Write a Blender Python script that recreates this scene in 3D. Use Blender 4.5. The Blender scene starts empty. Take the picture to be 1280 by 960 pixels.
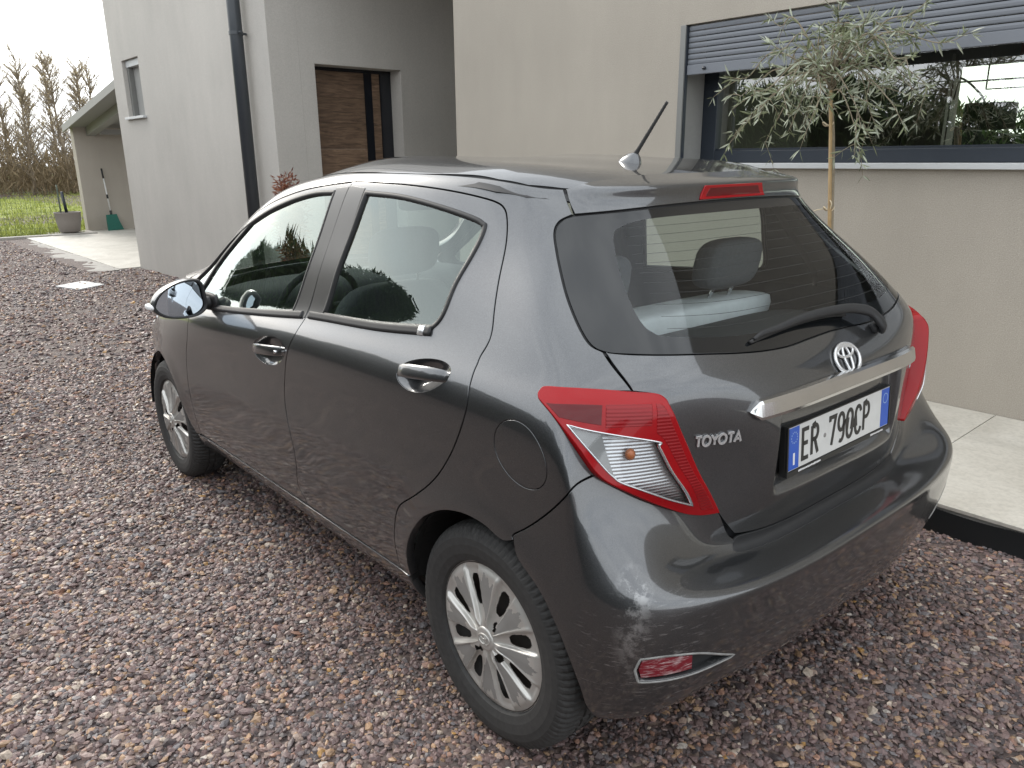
import bpy, bmesh, math, random
import numpy as np
from mathutils import Vector, Matrix
from mathutils.geometry import delaunay_2d_cdt
random.seed(7); RNG = np.random.default_rng(7)
scene = bpy.context.scene
COL = scene.collection

# ------------------------------------------------------------------ camera
cam_d = bpy.data.cameras.new('camera'); cam = bpy.data.objects.new('camera', cam_d); COL.objects.link(cam)
cam_d.sensor_width = 36.0; cam_d.sensor_fit = 'HORIZONTAL'; cam_d.lens = 36.0 * 960.47 / 1280.0
cam_d.clip_start = 0.05; cam_d.clip_end = 2000.0
_r = Vector((-0.664407, -0.747319, -0.008736)); _u = Vector((0.206429, -0.194736, 0.958887)); _f = Vector((0.718296, -0.635289, -0.283652))
CAM = Vector((-1.302228, 1.896182, 1.485550))
cam.matrix_world = Matrix(((_r.x, _u.x, -_f.x, CAM.x), (_r.y, _u.y, -_f.y, CAM.y), (_r.z, _u.z, -_f.z, CAM.z), (0, 0, 0, 1)))
scene.camera = cam

# ------------------------------------------------------------------ sky, sun, exposure
SUN_AZ = math.radians(4.0)      # direction towards the sun, measured from +X towards +Y
SUN_EL = math.radians(30.0)
world = bpy.data.worlds.new('World'); scene.world = world; world.use_nodes = True
wn = world.node_tree; wn.nodes.clear()
w_out = wn.nodes.new('ShaderNodeOutputWorld'); w_bg = wn.nodes.new('ShaderNodeBackground')
w_sky = wn.nodes.new('ShaderNodeTexSky'); w_sky.sky_type = 'NISHITA'; w_sky.sun_disc = False
w_sky.sun_elevation = SUN_EL; w_sky.sun_rotation = math.pi / 2 - SUN_AZ
w_sky.air_density = 1.0; w_sky.dust_density = 3.0; w_sky.ozone_density = 1.0
# thin bright overcast with softly broken cloud laid over the clear sky
w_tc = wn.nodes.new('ShaderNodeTexCoord'); w_map = wn.nodes.new('ShaderNodeMapping'); w_map.inputs['Scale'].default_value = (1.2, 1.2, 3.6)
w_no = wn.nodes.new('ShaderNodeTexNoise'); w_no.inputs['Scale'].default_value = 2.2; w_no.inputs['Detail'].default_value = 7; w_no.inputs['Roughness'].default_value = 0.55
w_ra = wn.nodes.new('ShaderNodeValToRGB')
w_ra.color_ramp.elements[0].position = 0.36; w_ra.color_ramp.elements[0].color = (0.70, 0.70, 0.70, 1)
w_ra.color_ramp.elements[1].position = 0.62; w_ra.color_ramp.elements[1].color = (0.98, 0.98, 0.98, 1)
w_mix = wn.nodes.new('ShaderNodeMix'); w_mix.data_type = 'RGBA'; w_mix.inputs[7].default_value = (11.2, 11.7, 12.1, 1)
wn.links.new(w_tc.outputs['Generated'], w_map.inputs['Vector']); wn.links.new(w_map.outputs[0], w_no.inputs['Vector'])
wn.links.new(w_no.outputs['Fac'], w_ra.inputs['Fac']); wn.links.new(w_ra.outputs['Color'], w_mix.inputs['Factor'])
wn.links.new(w_sky.outputs[0], w_mix.inputs[6]); wn.links.new(w_mix.outputs[2], w_bg.inputs['Color'])
w_bg.inputs['Strength'].default_value = 0.10
wn.links.new(w_bg.outputs[0], w_out.inputs['Surface'])

sun_d = bpy.data.lights.new('sun', 'SUN'); sun = bpy.data.objects.new('sun', sun_d); COL.objects.link(sun)
sun_d.energy = 1.1; sun_d.angle = math.radians(20); sun_d.color = (1.0, 0.94, 0.85)
_sd = Vector((math.cos(SUN_AZ) * math.cos(SUN_EL), math.sin(SUN_AZ) * math.cos(SUN_EL), math.sin(SUN_EL)))
sun.rotation_euler = (-_sd).to_track_quat('-Z', 'Y').to_euler()
vs = scene.view_settings
vs.view_transform = 'Standard'; vs.look = 'None'; vs.exposure = 0.95; vs.gamma = 1.0; vs.use_curve_mapping = False
scene.cycles.max_bounces = 8; scene.cycles.transparent_max_bounces = 16
scene.cycles.sample_clamp_indirect = 6.0

# ------------------------------------------------------------------ materials
MATS = {}
def new_mat(name):
    m = bpy.data.materials.new(name); m.use_nodes = True; MATS[name] = m
    nt = m.node_tree; return m, nt, nt.nodes['Principled BSDF']
def pbr(name, col, rough=0.5, metal=0.0, coat=0.0, spec=0.5, coat_rough=0.03, noise=0.0, nscale=30.0, bump=0.0, bscale=200.0, bdist=0.002, alpha=None):
    m, nt, b = new_mat(name)
    b.inputs['Base Color'].default_value = (*col, 1); b.inputs['Roughness'].default_value = rough
    b.inputs['Metallic'].default_value = metal; b.inputs['Coat Weight'].default_value = coat
    b.inputs['Coat Roughness'].default_value = coat_rough; b.inputs['Specular IOR Level'].default_value = spec
    tc = nt.nodes.new('ShaderNodeTexCoord')
    if noise:
        n = nt.nodes.new('ShaderNodeTexNoise'); n.inputs['Scale'].default_value = nscale; n.inputs['Detail'].default_value = 5
        nt.links.new(tc.outputs['Object'], n.inputs['Vector'])
        mx = nt.nodes.new('ShaderNodeMix'); mx.data_type = 'RGBA'
        mx.inputs[6].default_value = (*[c * (1 - noise) for c in col], 1); mx.inputs[7].default_value = (*[min(1, c * (1 + noise)) for c in col], 1)
        nt.links.new(n.outputs['Fac'], mx.inputs['Factor']); nt.links.new(mx.outputs[2], b.inputs['Base Color'])
    if bump:
        n = nt.nodes.new('ShaderNodeTexNoise'); n.inputs['Scale'].default_value = bscale; n.inputs['Detail'].default_value = 4
        nt.links.new(tc.outputs['Object'], n.inputs['Vector'])
        bp = nt.nodes.new('ShaderNodeBump'); bp.inputs['Strength'].default_value = bump; bp.inputs['Distance'].default_value = bdist
        nt.links.new(n.outputs['Fac'], bp.inputs['Height']); nt.links.new(bp.outputs[0], b.inputs['Normal'])
    return m
def N(nt, kind, **kw):
    n = nt.nodes.new(kind)
    for k, v in kw.items(): n.inputs[k.replace('_', ' ')].default_value = v
    return n
def ramp(nt, src, p0, c0, p1, c1):
    r = nt.nodes.new('ShaderNodeValToRGB'); e = r.color_ramp.elements
    e[0].position = p0; e[0].color = (*c0, 1) if hasattr(c0, '__len__') else (c0, c0, c0, 1)
    e[1].position = p1; e[1].color = (*c1, 1) if hasattr(c1, '__len__') else (c1, c1, c1, 1)
    nt.links.new(src, r.inputs['Fac']); return r
def mixc(nt, fac, a, b):
    m = nt.nodes.new('ShaderNodeMix'); m.data_type = 'RGBA'
    for s, v in ((0, fac), (6, a), (7, b)):
        if hasattr(v, 'is_linked') or hasattr(v, 'links'): nt.links.new(v, m.inputs[s])
        elif hasattr(v, '__len__'): m.inputs[s].default_value = (*v, 1)
        else: m.inputs[s].default_value = v
    return m.outputs[2]
def glass_mat(name, tint, refl=1.0, ior=1.5, rough=0.0, dirt=0.0, gcol=(1, 1, 1)):
    m, nt, b = new_mat(name); nt.nodes.remove(b)
    out = nt.nodes['Material Output']
    tr = nt.nodes.new('ShaderNodeBsdfTransparent'); tr.inputs[0].default_value = (*tint, 1)
    gl = nt.nodes.new('ShaderNodeBsdfGlossy'); gl.inputs['Roughness'].default_value = rough; gl.inputs['Color'].default_value = (*gcol, 1)
    fr = nt.nodes.new('ShaderNodeFresnel'); ge = nt.nodes.new('ShaderNodeNewGeometry'); mr = nt.nodes.new('ShaderNodeMapRange')   # same reflectance from either side of a pane
    mr.inputs[3].default_value = ior; mr.inputs[4].default_value = 1.0 / ior; nt.links.new(ge.outputs['Backfacing'], mr.inputs[0]); nt.links.new(mr.outputs[0], fr.inputs['IOR'])
    mu = nt.nodes.new('ShaderNodeMath'); mu.operation = 'MULTIPLY'; mu.inputs[1].default_value = refl; mu.use_clamp = True
    mx = nt.nodes.new('ShaderNodeMixShader')
    nt.links.new(fr.outputs[0], mu.inputs[0]); nt.links.new(mu.outputs[0], mx.inputs[0])
    base = tr.outputs[0]
    if dirt:
        df = nt.nodes.new('ShaderNodeBsdfDiffuse'); df.inputs[0].default_value = (0.45, 0.45, 0.42, 1)
        tc = nt.nodes.new('ShaderNodeTexCoord'); no = nt.nodes.new('ShaderNodeTexNoise'); no.inputs['Scale'].default_value = 6; no.inputs['Detail'].default_value = 8
        nt.links.new(tc.outputs['Object'], no.inputs['Vector'])
        r = ramp(nt, no.outputs['Fac'], 0.35, dirt * 0.3, 0.75, dirt)
        m2 = nt.nodes.new('ShaderNodeMixShader'); nt.links.new(r.outputs[0], m2.inputs[0]); nt.links.new(tr.outputs[0], m2.inputs[1]); nt.links.new(df.outputs[0], m2.inputs[2])
        base = m2.outputs[0]
    nt.links.new(base, mx.inputs[1]); nt.links.new(gl.outputs[0], mx.inputs[2]); nt.links.new(mx.outputs[0], out.inputs['Surface'])
    return m

# ------------------------------------------------------------------ mesh helpers
def link(o, parent=None):
    COL.objects.link(o)
    if parent is not None: o.parent = parent
    return o
def mesh_obj(name, verts, faces, mat=None, parent=None, smooth=False, normals=None):
    me = bpy.data.meshes.new(name)
    me.from_pydata([tuple(map(float, v)) for v in verts], [], [tuple(map(int, f)) for f in faces])
    me.update()
    if smooth or normals is not None: me.polygons.foreach_set('use_smooth', np.ones(len(me.polygons), dtype=bool))
    if normals is not None: me.normals_split_custom_set_from_vertices([tuple(map(float, n)) for n in normals])
    if mat is not None:
        for mm in (mat if isinstance(mat, (list, tuple)) else [mat]): me.materials.append(MATS[mm] if isinstance(mm, str) else mm)
    return link(bpy.data.objects.new(name, me), parent)
def bm_obj(name, bm, mat=None, parent=None, smooth=False):
    me = bpy.data.meshes.new(name); bm.normal_update(); bm.to_mesh(me); bm.free()
    if smooth: me.polygons.foreach_set('use_smooth', np.ones(len(me.polygons), dtype=bool))
    if mat is not None: me.materials.append(MATS[mat] if isinstance(mat, str) else mat)
    return link(bpy.data.objects.new(name, me), parent)
def empty(name, loc=(0, 0, 0), parent=None, rotz=0.0):
    o = bpy.data.objects.new(name, None); o.empty_display_size = 0.1; link(o, parent); o.location = loc; o.rotation_euler = (0, 0, rotz); return o
def tag(o, label=None, cat=None, group=None, kind=None):
    if label: o['label'] = label
    if cat: o['category'] = cat
    if group: o['group'] = group
    if kind: o['kind'] = kind
    return o
def add_box(bm, lo, hi, bevel=0.0, M=None):
    vs_ = [bm.verts.new((x, y, z)) for x in (lo[0], hi[0]) for y in (lo[1], hi[1]) for z in (lo[2], hi[2])]
    fs = [bm.faces.new([vs_[i] for i in f]) for f in ((0, 1, 3, 2), (4, 6, 7, 5), (0, 4, 5, 1), (2, 3, 7, 6), (0, 2, 6, 4), (1, 5, 7, 3))]
    if bevel:
        es = list({e for f in fs for e in f.edges})
        r = bmesh.ops.bevel(bm, geom=es, offset=bevel, segments=2, affect='EDGES', profile=0.5)
        vs_ = list({v for f in r['faces'] for v in f.verts} | {v for v in vs_ if v.is_valid})
    if M is not None: bmesh.ops.transform(bm, matrix=M, verts=[v for v in vs_ if v.is_valid])
    return vs_
def box(name, lo, hi, mat, parent=None, bevel=0.0, M=None, smooth=False):
    bm = bmesh.new(); add_box(bm, lo, hi, bevel, M); return bm_obj(name, bm, mat, parent, smooth)
def tube_geo(pts, rad, seg=10, caps=True, closed=False):
    pts = [Vector(p) for p in pts]; n = len(pts)
    if not hasattr(rad, '__len__'): rad = [rad] * n
    verts, faces = [], []
    up = Vector((0, 0, 1)); prev = None
    for i in range(n):
        a = pts[(i - 1) % n] if (closed or i > 0) else pts[i]; b = pts[(i + 1) % n] if (closed or i < n - 1) else pts[i]
        t = (b - a).normalized()
        if prev is None:
            s = t.cross(up)
            if s.length < 1e-3: s = t.cross(Vector((1, 0, 0)))
            s.normalize()
        else:
            s = prev - t * prev.dot(t)
            if s.length < 1e-6: s = t.cross(up)
            s.normalize()
        prev = s; w = t.cross(s)
        for k in range(seg):
            an = 2 * math.pi * k / seg
            verts.append(pts[i] + (s * math.cos(an) + w * math.sin(an)) * rad[i])
    m = n if closed else n - 1
    for i in range(m):
        j = (i + 1) % n
        for k in range(seg):
            k2 = (k + 1) % seg
            faces.append((i * seg + k, i * seg + k2, j * seg + k2, j * seg + k))
    if caps and not closed:
        faces.append(tuple(range(seg - 1, -1, -1))); faces.append(tuple((n - 1) * seg + k for k in range(seg)))
    return verts, faces
def tube(name, pts, rad, mat, parent=None, seg=10, closed=False):
    v, f = tube_geo(pts, rad, seg, True, closed); return mesh_obj(name, v, f, mat, parent, smooth=True)
def join_geo(parts):
    V, F = [], []
    for v, f in parts:
        o = len(V); V += list(v); F += [tuple(i + o for i in q) for q in f]
    return V, F
def box_geo(lo, hi):
    v = [(x, y, z) for x in (lo[0], hi[0]) for y in (lo[1], hi[1]) for z in (lo[2], hi[2])]
    return v, [(0, 1, 3, 2), (4, 6, 7, 5), (0, 4, 5, 1), (2, 3, 7, 6), (0, 2, 6, 4), (1, 5, 7, 3)]
def lathe_geo(prof, seg=48, axis='y', full=True):
    """prof: list of (r, h); revolved round an axis"""
    V, F = [], []; n = len(prof)
    for k in range(seg):
        a = 2 * math.pi * k / seg
        for r, h in prof:
            if axis == 'y': V.append((r * math.cos(a), h, r * math.sin(a)))
            else: V.append((r * math.cos(a), r * math.sin(a), h))
    for k in range(seg):
        k2 = (k + 1) % seg
        for i in range(n - 1): F.append((k * n + i, k * n + i + 1, k2 * n + i + 1, k2 * n + i))
    return V, F
def blob_geo(c, r, e=0.5, nu=24, nv=14, shear=None):
    """superellipsoid: c centre, r radii, e roundness (1 = ellipsoid, small = boxy)"""
    V, F = [], []
    sp = lambda x, p: math.copysign(abs(x) ** p, x)
    for i in range(nv + 1):
        ph = -math.pi / 2 + math.pi * i / nv
        for j in range(nu):
            th = 2 * math.pi * j / nu
            x = r[0] * sp(math.cos(ph), e) * sp(math.cos(th), e); y = r[1] * sp(math.cos(ph), e) * sp(math.sin(th), e); z = r[2] * sp(math.sin(ph), e)
            if shear: x += shear * z
            V.append((c[0] + x, c[1] + y, c[2] + z))
    for i in range(nv):
        for j in range(nu):
            j2 = (j + 1) % nu
            F.append((i * nu + j, i * nu + j2, (i + 1) * nu + j2, (i + 1) * nu + j))
    return V, F
def catmull(pts, per=8, closed=False):
    P = [np.array(p, float) for p in pts]; n = len(P); out = []
    rng = range(n) if closed else range(n - 1)
    for i in rng:
        p1, p2 = P[i], P[(i + 1) % n]
        p0 = P[(i - 1) % n] if (closed or i > 0) else 2 * p1 - p2
        p3 = P[(i + 2) % n] if (closed or i < n - 2) else 2 * p2 - p1
        for k in range(per):
            t = k / per
            out.append(0.5 * (2 * p1 + (p2 - p0) * t + (2 * p0 - 5 * p1 + 4 * p2 - p3) * t * t + (3 * p1 - p0 - 3 * p2 + p3) * t ** 3))
    if not closed: out.append(P[-1])
    return np.array(out)
# ------------------------------------------------------------------ car body surface
CAGE = np.array(
[[(-0.442,0,0.23),(-0.437,0.3,0.23),(-0.402,0.52,0.235),(-0.342,0.66,0.215),(-0.314,0.735,0.22),(-0.262,0.755,0.215),(0.02,0.745,0.215),(0.42,0.735,0.215),(0.9,0.735,0.215),(1.4,0.735,0.215),(1.9,0.735,0.215),(2.35,0.735,0.215),(2.72,0.7,0.215),(2.95,0.6,0.2),(3.15,0.4,0.2),(3.22,0,0.2)],
[(-0.517,0,0.285),(-0.512,0.3,0.285),(-0.482,0.54,0.29),(-0.432,0.7,0.265),(-0.354,0.785,0.27),(-0.262,0.805,0.27),(0.02,0.8,0.27),(0.42,0.785,0.27),(0.9,0.785,0.27),(1.4,0.785,0.27),(1.9,0.79,0.27),(2.35,0.795,0.27),(2.72,0.77,0.27),(3.05,0.66,0.27),(3.22,0.42,0.27),(3.28,0,0.27)],
[(-0.567,0,0.41),(-0.562,0.3,0.41),(-0.532,0.56,0.415),(-0.477,0.74,0.42),(-0.384,0.82,0.42),(-0.262,0.838,0.41),(0.02,0.842,0.41),(0.42,0.832,0.41),(0.9,0.828,0.41),(1.4,0.828,0.41),(1.9,0.832,0.41),(2.35,0.838,0.41),(2.72,0.8,0.41),(3.08,0.69,0.41),(3.25,0.44,0.41),(3.31,0,0.41)],
[(-0.579,0,0.52),(-0.574,0.3,0.52),(-0.547,0.56,0.525),(-0.492,0.74,0.53),(-0.394,0.822,0.53),(-0.262,0.842,0.53),(0.02,0.848,0.53),(0.42,0.842,0.53),(0.9,0.838,0.53),(1.4,0.838,0.53),(1.9,0.842,0.53),(2.35,0.846,0.53),(2.72,0.8,0.53),(3.08,0.69,0.53),(3.25,0.44,0.53),(3.31,0,0.53)],
[(-0.57,0,0.563),(-0.565,0.3,0.563),(-0.539,0.54,0.573),(-0.487,0.72,0.593),(-0.389,0.815,0.598),(-0.262,0.84,0.588),(0.02,0.847,0.588),(0.42,0.843,0.588),(0.9,0.84,0.588),(1.4,0.84,0.588),(1.9,0.843,0.588),(2.35,0.845,0.588),(2.72,0.795,0.588),(3.07,0.69,0.568),(3.25,0.44,0.568),(3.31,0,0.568)],
[(-0.47,0,0.572),(-0.467,0.3,0.572),(-0.447,0.5,0.587),(-0.446,0.69,0.633),(-0.376,0.803,0.653),(-0.262,0.836,0.643),(0.02,0.844,0.643),(0.42,0.843,0.643),(0.9,0.84,0.643),(1.4,0.84,0.643),(1.9,0.842,0.643),(2.35,0.842,0.643),(2.72,0.79,0.643),(3.07,0.69,0.608),(3.25,0.44,0.608),(3.3,0,0.608)],
[(-0.478,0,0.648),(-0.473,0.28,0.648),(-0.433,0.47,0.663),(-0.388,0.663,0.728),(-0.338,0.797,0.738),(-0.262,0.828,0.728),(0.02,0.838,0.728),(0.42,0.84,0.728),(0.9,0.838,0.728),(1.4,0.838,0.728),(1.9,0.84,0.728),(2.35,0.838,0.728),(2.72,0.785,0.728),(3.05,0.69,0.688),(3.22,0.44,0.688),(3.28,0,0.688)],
[(-0.498,0,0.788),(-0.49,0.27,0.788),(-0.44,0.45,0.798),(-0.378,0.637,0.823),(-0.31,0.787,0.833),(-0.262,0.825,0.838),(0.02,0.834,0.838),(0.42,0.839,0.828),(0.9,0.84,0.818),(1.4,0.84,0.808),(1.9,0.842,0.798),(2.35,0.83,0.778),(2.72,0.775,0.758),(2.98,0.67,0.748),(3.15,0.44,0.758),(3.22,0,0.768)],
[(-0.497,0,0.908),(-0.489,0.27,0.908),(-0.449,0.45,0.913),(-0.382,0.615,0.923),(-0.288,0.765,0.933),(-0.215,0.813,0.943),(0.02,0.824,0.943),(0.42,0.834,0.933),(0.9,0.836,0.918),(1.4,0.838,0.893),(1.9,0.838,0.868),(2.35,0.815,0.833),(2.72,0.755,0.798),(2.85,0.62,0.798),(2.98,0.42,0.818),(3.02,0,0.838)],
[(-0.469,0,0.988),(-0.462,0.27,0.988),(-0.437,0.442,0.993),(-0.382,0.592,0.998),(-0.269,0.725,1.008),(-0.185,0.772,1.008),(0.02,0.79,1.008),(0.42,0.805,0.998),(0.9,0.812,0.978),(1.4,0.814,0.953),(1.9,0.81,0.928),(2.35,0.79,0.883),(2.72,0.7,0.838),(2.6,0.58,0.868),(2.66,0.4,0.893),(2.7,0,0.908)],
[(-0.417,0,1.053),(-0.412,0.27,1.053),(-0.387,0.442,1.058),(-0.327,0.587,1.068),(-0.224,0.687,1.073),(-0.14,0.736,1.078),(0.02,0.749,1.078),(0.42,0.766,1.068),(0.9,0.774,1.038),(1.4,0.775,1.008),(1.9,0.767,0.983),(2.35,0.735,0.963),(2.72,0.66,0.958),(2.38,0.54,0.993),(2.4,0.38,1.008),(2.42,0,1.023)],
[(-0.317,0,1.165),(-0.312,0.26,1.165),(-0.287,0.412,1.17),(-0.227,0.542,1.175),(-0.134,0.627,1.18),(-0.052,0.675,1.185),(0.11,0.698,1.18),(0.45,0.73,1.175),(0.9,0.737,1.15),(1.38,0.735,1.135),(1.84,0.723,1.105),(2.07,0.68,1.095),(2.16,0.6,1.095),(2.2,0.5,1.105),(2.23,0.34,1.115),(2.26,0,1.125)],
[(-0.207,0,1.271),(-0.202,0.25,1.271),(-0.182,0.382,1.271),(-0.127,0.497,1.271),(-0.049,0.57,1.276),(0.028,0.612,1.281),(0.17,0.643,1.286),(0.47,0.685,1.281),(0.9,0.692,1.275),(1.32,0.69,1.272),(1.66,0.675,1.252),(1.83,0.63,1.247),(1.9,0.56,1.252),(1.94,0.46,1.262),(1.97,0.32,1.272),(2,0,1.277)],
[(-0.117,0,1.361),(-0.112,0.24,1.361),(-0.092,0.37,1.361),(-0.037,0.475,1.359),(0.031,0.54,1.361),(0.103,0.572,1.371),(0.23,0.602,1.386),(0.5,0.638,1.401),(0.9,0.645,1.407),(1.214,0.64,1.407),(1.422,0.625,1.392),(1.533,0.585,1.387),(1.59,0.52,1.392),(1.63,0.43,1.402),(1.66,0.3,1.412),(1.69,0,1.417)],
[(-0.062,0,1.421),(-0.057,0.24,1.421),(-0.032,0.37,1.419),(0.028,0.46,1.419),(0.096,0.515,1.421),(0.158,0.552,1.429),(0.28,0.572,1.441),(0.52,0.598,1.453),(0.9,0.602,1.46),(1.09,0.588,1.455),(1.23,0.57,1.445),(1.315,0.53,1.442),(1.36,0.47,1.445),(1.39,0.39,1.455),(1.415,0.27,1.465),(1.44,0,1.47)],
[(0.038,0,1.453),(0.038,0.2,1.453),(0.058,0.33,1.453),(0.108,0.43,1.453),(0.166,0.49,1.453),(0.228,0.513,1.461),(0.34,0.525,1.471),(0.55,0.535,1.481),(0.86,0.537,1.49),(0.998,0.528,1.487),(1.104,0.51,1.48),(1.166,0.475,1.477),(1.2,0.42,1.479),(1.225,0.35,1.483),(1.25,0.24,1.489),(1.27,0,1.493)]])
NRW, NCL = CAGE.shape[:2]
def _bas(t, n):
    i = np.clip(np.floor(t).astype(int), 0, n - 2); f = t - i
    return i, np.stack([(1 - f) ** 3 / 6, (3 * f ** 3 - 6 * f ** 2 + 4) / 6, (-3 * f ** 3 + 3 * f ** 2 + 3 * f + 1) / 6, f ** 3 / 6], -1)
_MIR = np.array([1, -1, 1.0])
def _pad(c):
    P = np.concatenate([c[:, 1:2] * _MIR, c, c[:, -2:-1] * _MIR], 1)
    return np.concatenate([2 * P[:1] - P[1:2], P, 2 * P[-1:] - P[-2:-1]], 0)
def _spl(P, u, v):
    i, wu = _bas(u, NCL); j, wv = _bas(v, NRW); out = np.zeros(u.shape + (3,))
    for a in range(4):
        for b in range(4): out += (wu[..., b] * wv[..., a])[..., None] * P[j + a, i + b]
    return out
_core = CAGE.copy(); SP = _pad(_core)
_U, _V = np.meshgrid(np.arange(NCL, dtype=float), np.arange(NRW, dtype=float))
for _k in range(12):
    _core = _core + 0.5 * (CAGE - _spl(SP, _U, _V)); _core[:, 0, 1] = 0; _core[:, -1, 1] = 0; SP = _pad(_core)
def sst(x, a, b):
    t = np.clip((x - a) / (b - a), 0, 1); return t * t * (3 - 2 * t)
def ev(u, v):
    u = np.atleast_1d(np.asarray(u, float)); v = np.atleast_1d(np.asarray(v, float))
    neg = u < 0; uu = np.abs(u); fold = uu > 15; uu = np.where(fold, 30 - uu, uu)
    q = _spl(SP, uu, v)
    for cx in (0.0, 2.51):          # wheel-arch flares
        d = np.hypot(q[..., 0] - cx, q[..., 2] - .302)
        q[..., 1] += np.where(d > .355, .005 * np.exp(-((d - .355) / .045) ** 2), .005) * np.clip((q[..., 1] - .66) / .08, 0, 1)
    rear = uu < 4
    ay = np.abs(q[..., 1])          # number-plate recess
    rec = .030 * (1 - sst(ay, .286, .310)) * sst(q[..., 2], .690, .735) * (1 - sst(q[..., 2], .893, .901)) * rear
    q[..., 0] += rec
    sp = np.exp(-(np.abs(v - 13.70) / .44) ** 1.6) * (1 - sst(uu, 2.9, 3.5))   # roof spoiler lip
    q[..., 0] -= .036 * sp; q[..., 2] += .006 * sp
    flip = neg ^ fold
    q[..., 1] = np.where(flip, -q[..., 1], q[..., 1])
    return q
def nrm(u, v, e=.012):
    u = np.atleast_1d(np.asarray(u, float)); v = np.atleast_1d(np.asarray(v, float))
    du = ev(u + e, v) - ev(u - e, v); dv = ev(u, np.minimum(v + 2 * e, 15)) - ev(u, np.maximum(v - 2 * e, 0))
    n = np.cross(dv, du); return n / np.maximum(np.linalg.norm(n, axis=-1, keepdims=True), 1e-12)

def spline_loop(spec, per=8):
    """closed loop through (u,v[,corner]) points; smooth between corners"""
    pts = [(p[0], p[1]) for p in spec]; cor = [i for i, p in enumerate(spec) if len(p) > 2]
    if not cor: return catmull(pts, per, True)
    n = len(pts); out = []
    for a, b in zip(cor, cor[1:] + [cor[0] + n]):
        seg = [pts[i % n] for i in range(a, b + 1)]
        out.append(catmull(seg, per)[:-1])
    return np.concatenate(out)
def densify(L, d=.010, closed=True):
    P = ev(L[:, 0], L[:, 1]); n = len(L); out = []
    for i in range(n if closed else n - 1):
        j = (i + 1) % n; k = max(1, int(math.ceil(np.linalg.norm(P[j] - P[i]) / d)))
        for t in range(k): out.append(L[i] + (L[j] - L[i]) * t / k)
    if not closed: out.append(L[-1])
    out = np.array(out)
    P = ev(out[:, 0], out[:, 1]); keep = np.linalg.norm(np.roll(P, -1, 0) - P, axis=1) > 1e-4
    if not closed: keep[-1] = True
    return out[keep]
def frames(L, closed=True):
    """position, normal, inward direction along a counter-clockwise uv loop"""
    P = ev(L[:, 0], L[:, 1]); Nn = nrm(L[:, 0], L[:, 1])
    if closed: T = np.roll(P, -1, 0) - np.roll(P, 1, 0)
    else: T = np.gradient(P, axis=0)
    T /= np.maximum(np.linalg.norm(T, axis=1, keepdims=True), 1e-12)
    I = np.cross(Nn, T)
    return P, Nn, T, I / np.maximum(np.linalg.norm(I, axis=1, keepdims=True), 1e-12)
def uv_shift(L, D):
    """move uv points by 3-D displacement D"""
    e = .02; ju = (ev(L[:, 0] + e, L[:, 1]) - ev(L[:, 0] - e, L[:, 1])) / (2 * e); jv = (ev(L[:, 0], L[:, 1] + e) - ev(L[:, 0], L[:, 1] - e)) / (2 * e)
    a = (ju * ju).sum(1); b = (ju * jv).sum(1); c = (jv * jv).sum(1); p = (ju * D).sum(1); q = (jv * D).sum(1); det = a * c - b * b + 1e-12
    return L + np.stack([(c * p - b * q) / det, (a * q - b * p) / det], 1)
def area2(L): return (L[:, 0] * np.roll(L[:, 1], -1) - np.roll(L[:, 0], -1) * L[:, 1]).sum()
def ccw(L): return L if area2(L) < 0 else L[::-1].copy()     # interior on the n x t side
def inset(L, d):
    L = ccw(L); P, Nn, T, I = frames(L); return uv_shift(L, I * d)
def inside(L, q):
    x, y = q[:, 0], q[:, 1]; r = np.zeros(len(q), bool); a = L; b = np.roll(L, -1, 0)
    for (x0, y0), (x1, y1) in zip(a, b):
        if y0 == y1: continue
        c = (y0 > y) != (y1 > y); r ^= c & (x < (x1 - x0) * (y - y0) / (y1 - y0) + x0)
    return r
SU, SV = .30, .105
def cdt_fill(loops, du, dv):
    allp = np.concatenate(loops); lo = allp.min(0); hi = allp.max(0)
    gu = np.arange(lo[0] + du * .37, hi[0], du); gv = np.arange(lo[1] + dv * .41, hi[1], dv)
    g = np.stack(np.meshgrid(gu, gv), -1).reshape(-1, 2)
    m = np.zeros(len(g), bool)
    for L in loops: m ^= inside(L, g)
    g = g[m]
    # drop grid points hugging the outline
    if len(g):
        bs = allp * [SU, SV]; gs = g * [SU, SV]; keep = np.ones(len(g), bool); lim = (.42 * min(du * SU, dv * SV)) ** 2
        for k in range(0, len(g), 500):
            d = ((gs[k:k + 500, None] - bs[None]) ** 2).sum(-1).min(1); keep[k:k + 500] = d > lim
        g = g[keep]
    pts = np.concatenate(loops + [g]) * [SU, SV]
    edges = []; o = 0
    for L in loops:
        n = len(L); edges += [(o + i, o + (i + 1) % n) for i in range(n)]; o += n
    r = delaunay_2d_cdt([Vector(p) for p in pts], edges, [], 0, 1e-7)
    V = np.array([tuple(v) for v in r[0]]) / [SU, SV]; F = np.array([f for f in r[2] if len(f) == 3])
    cen = V[F].mean(1); m = np.zeros(len(F), bool)
    for L in loops: m ^= inside(L, cen)
    return V, F[m]
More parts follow.
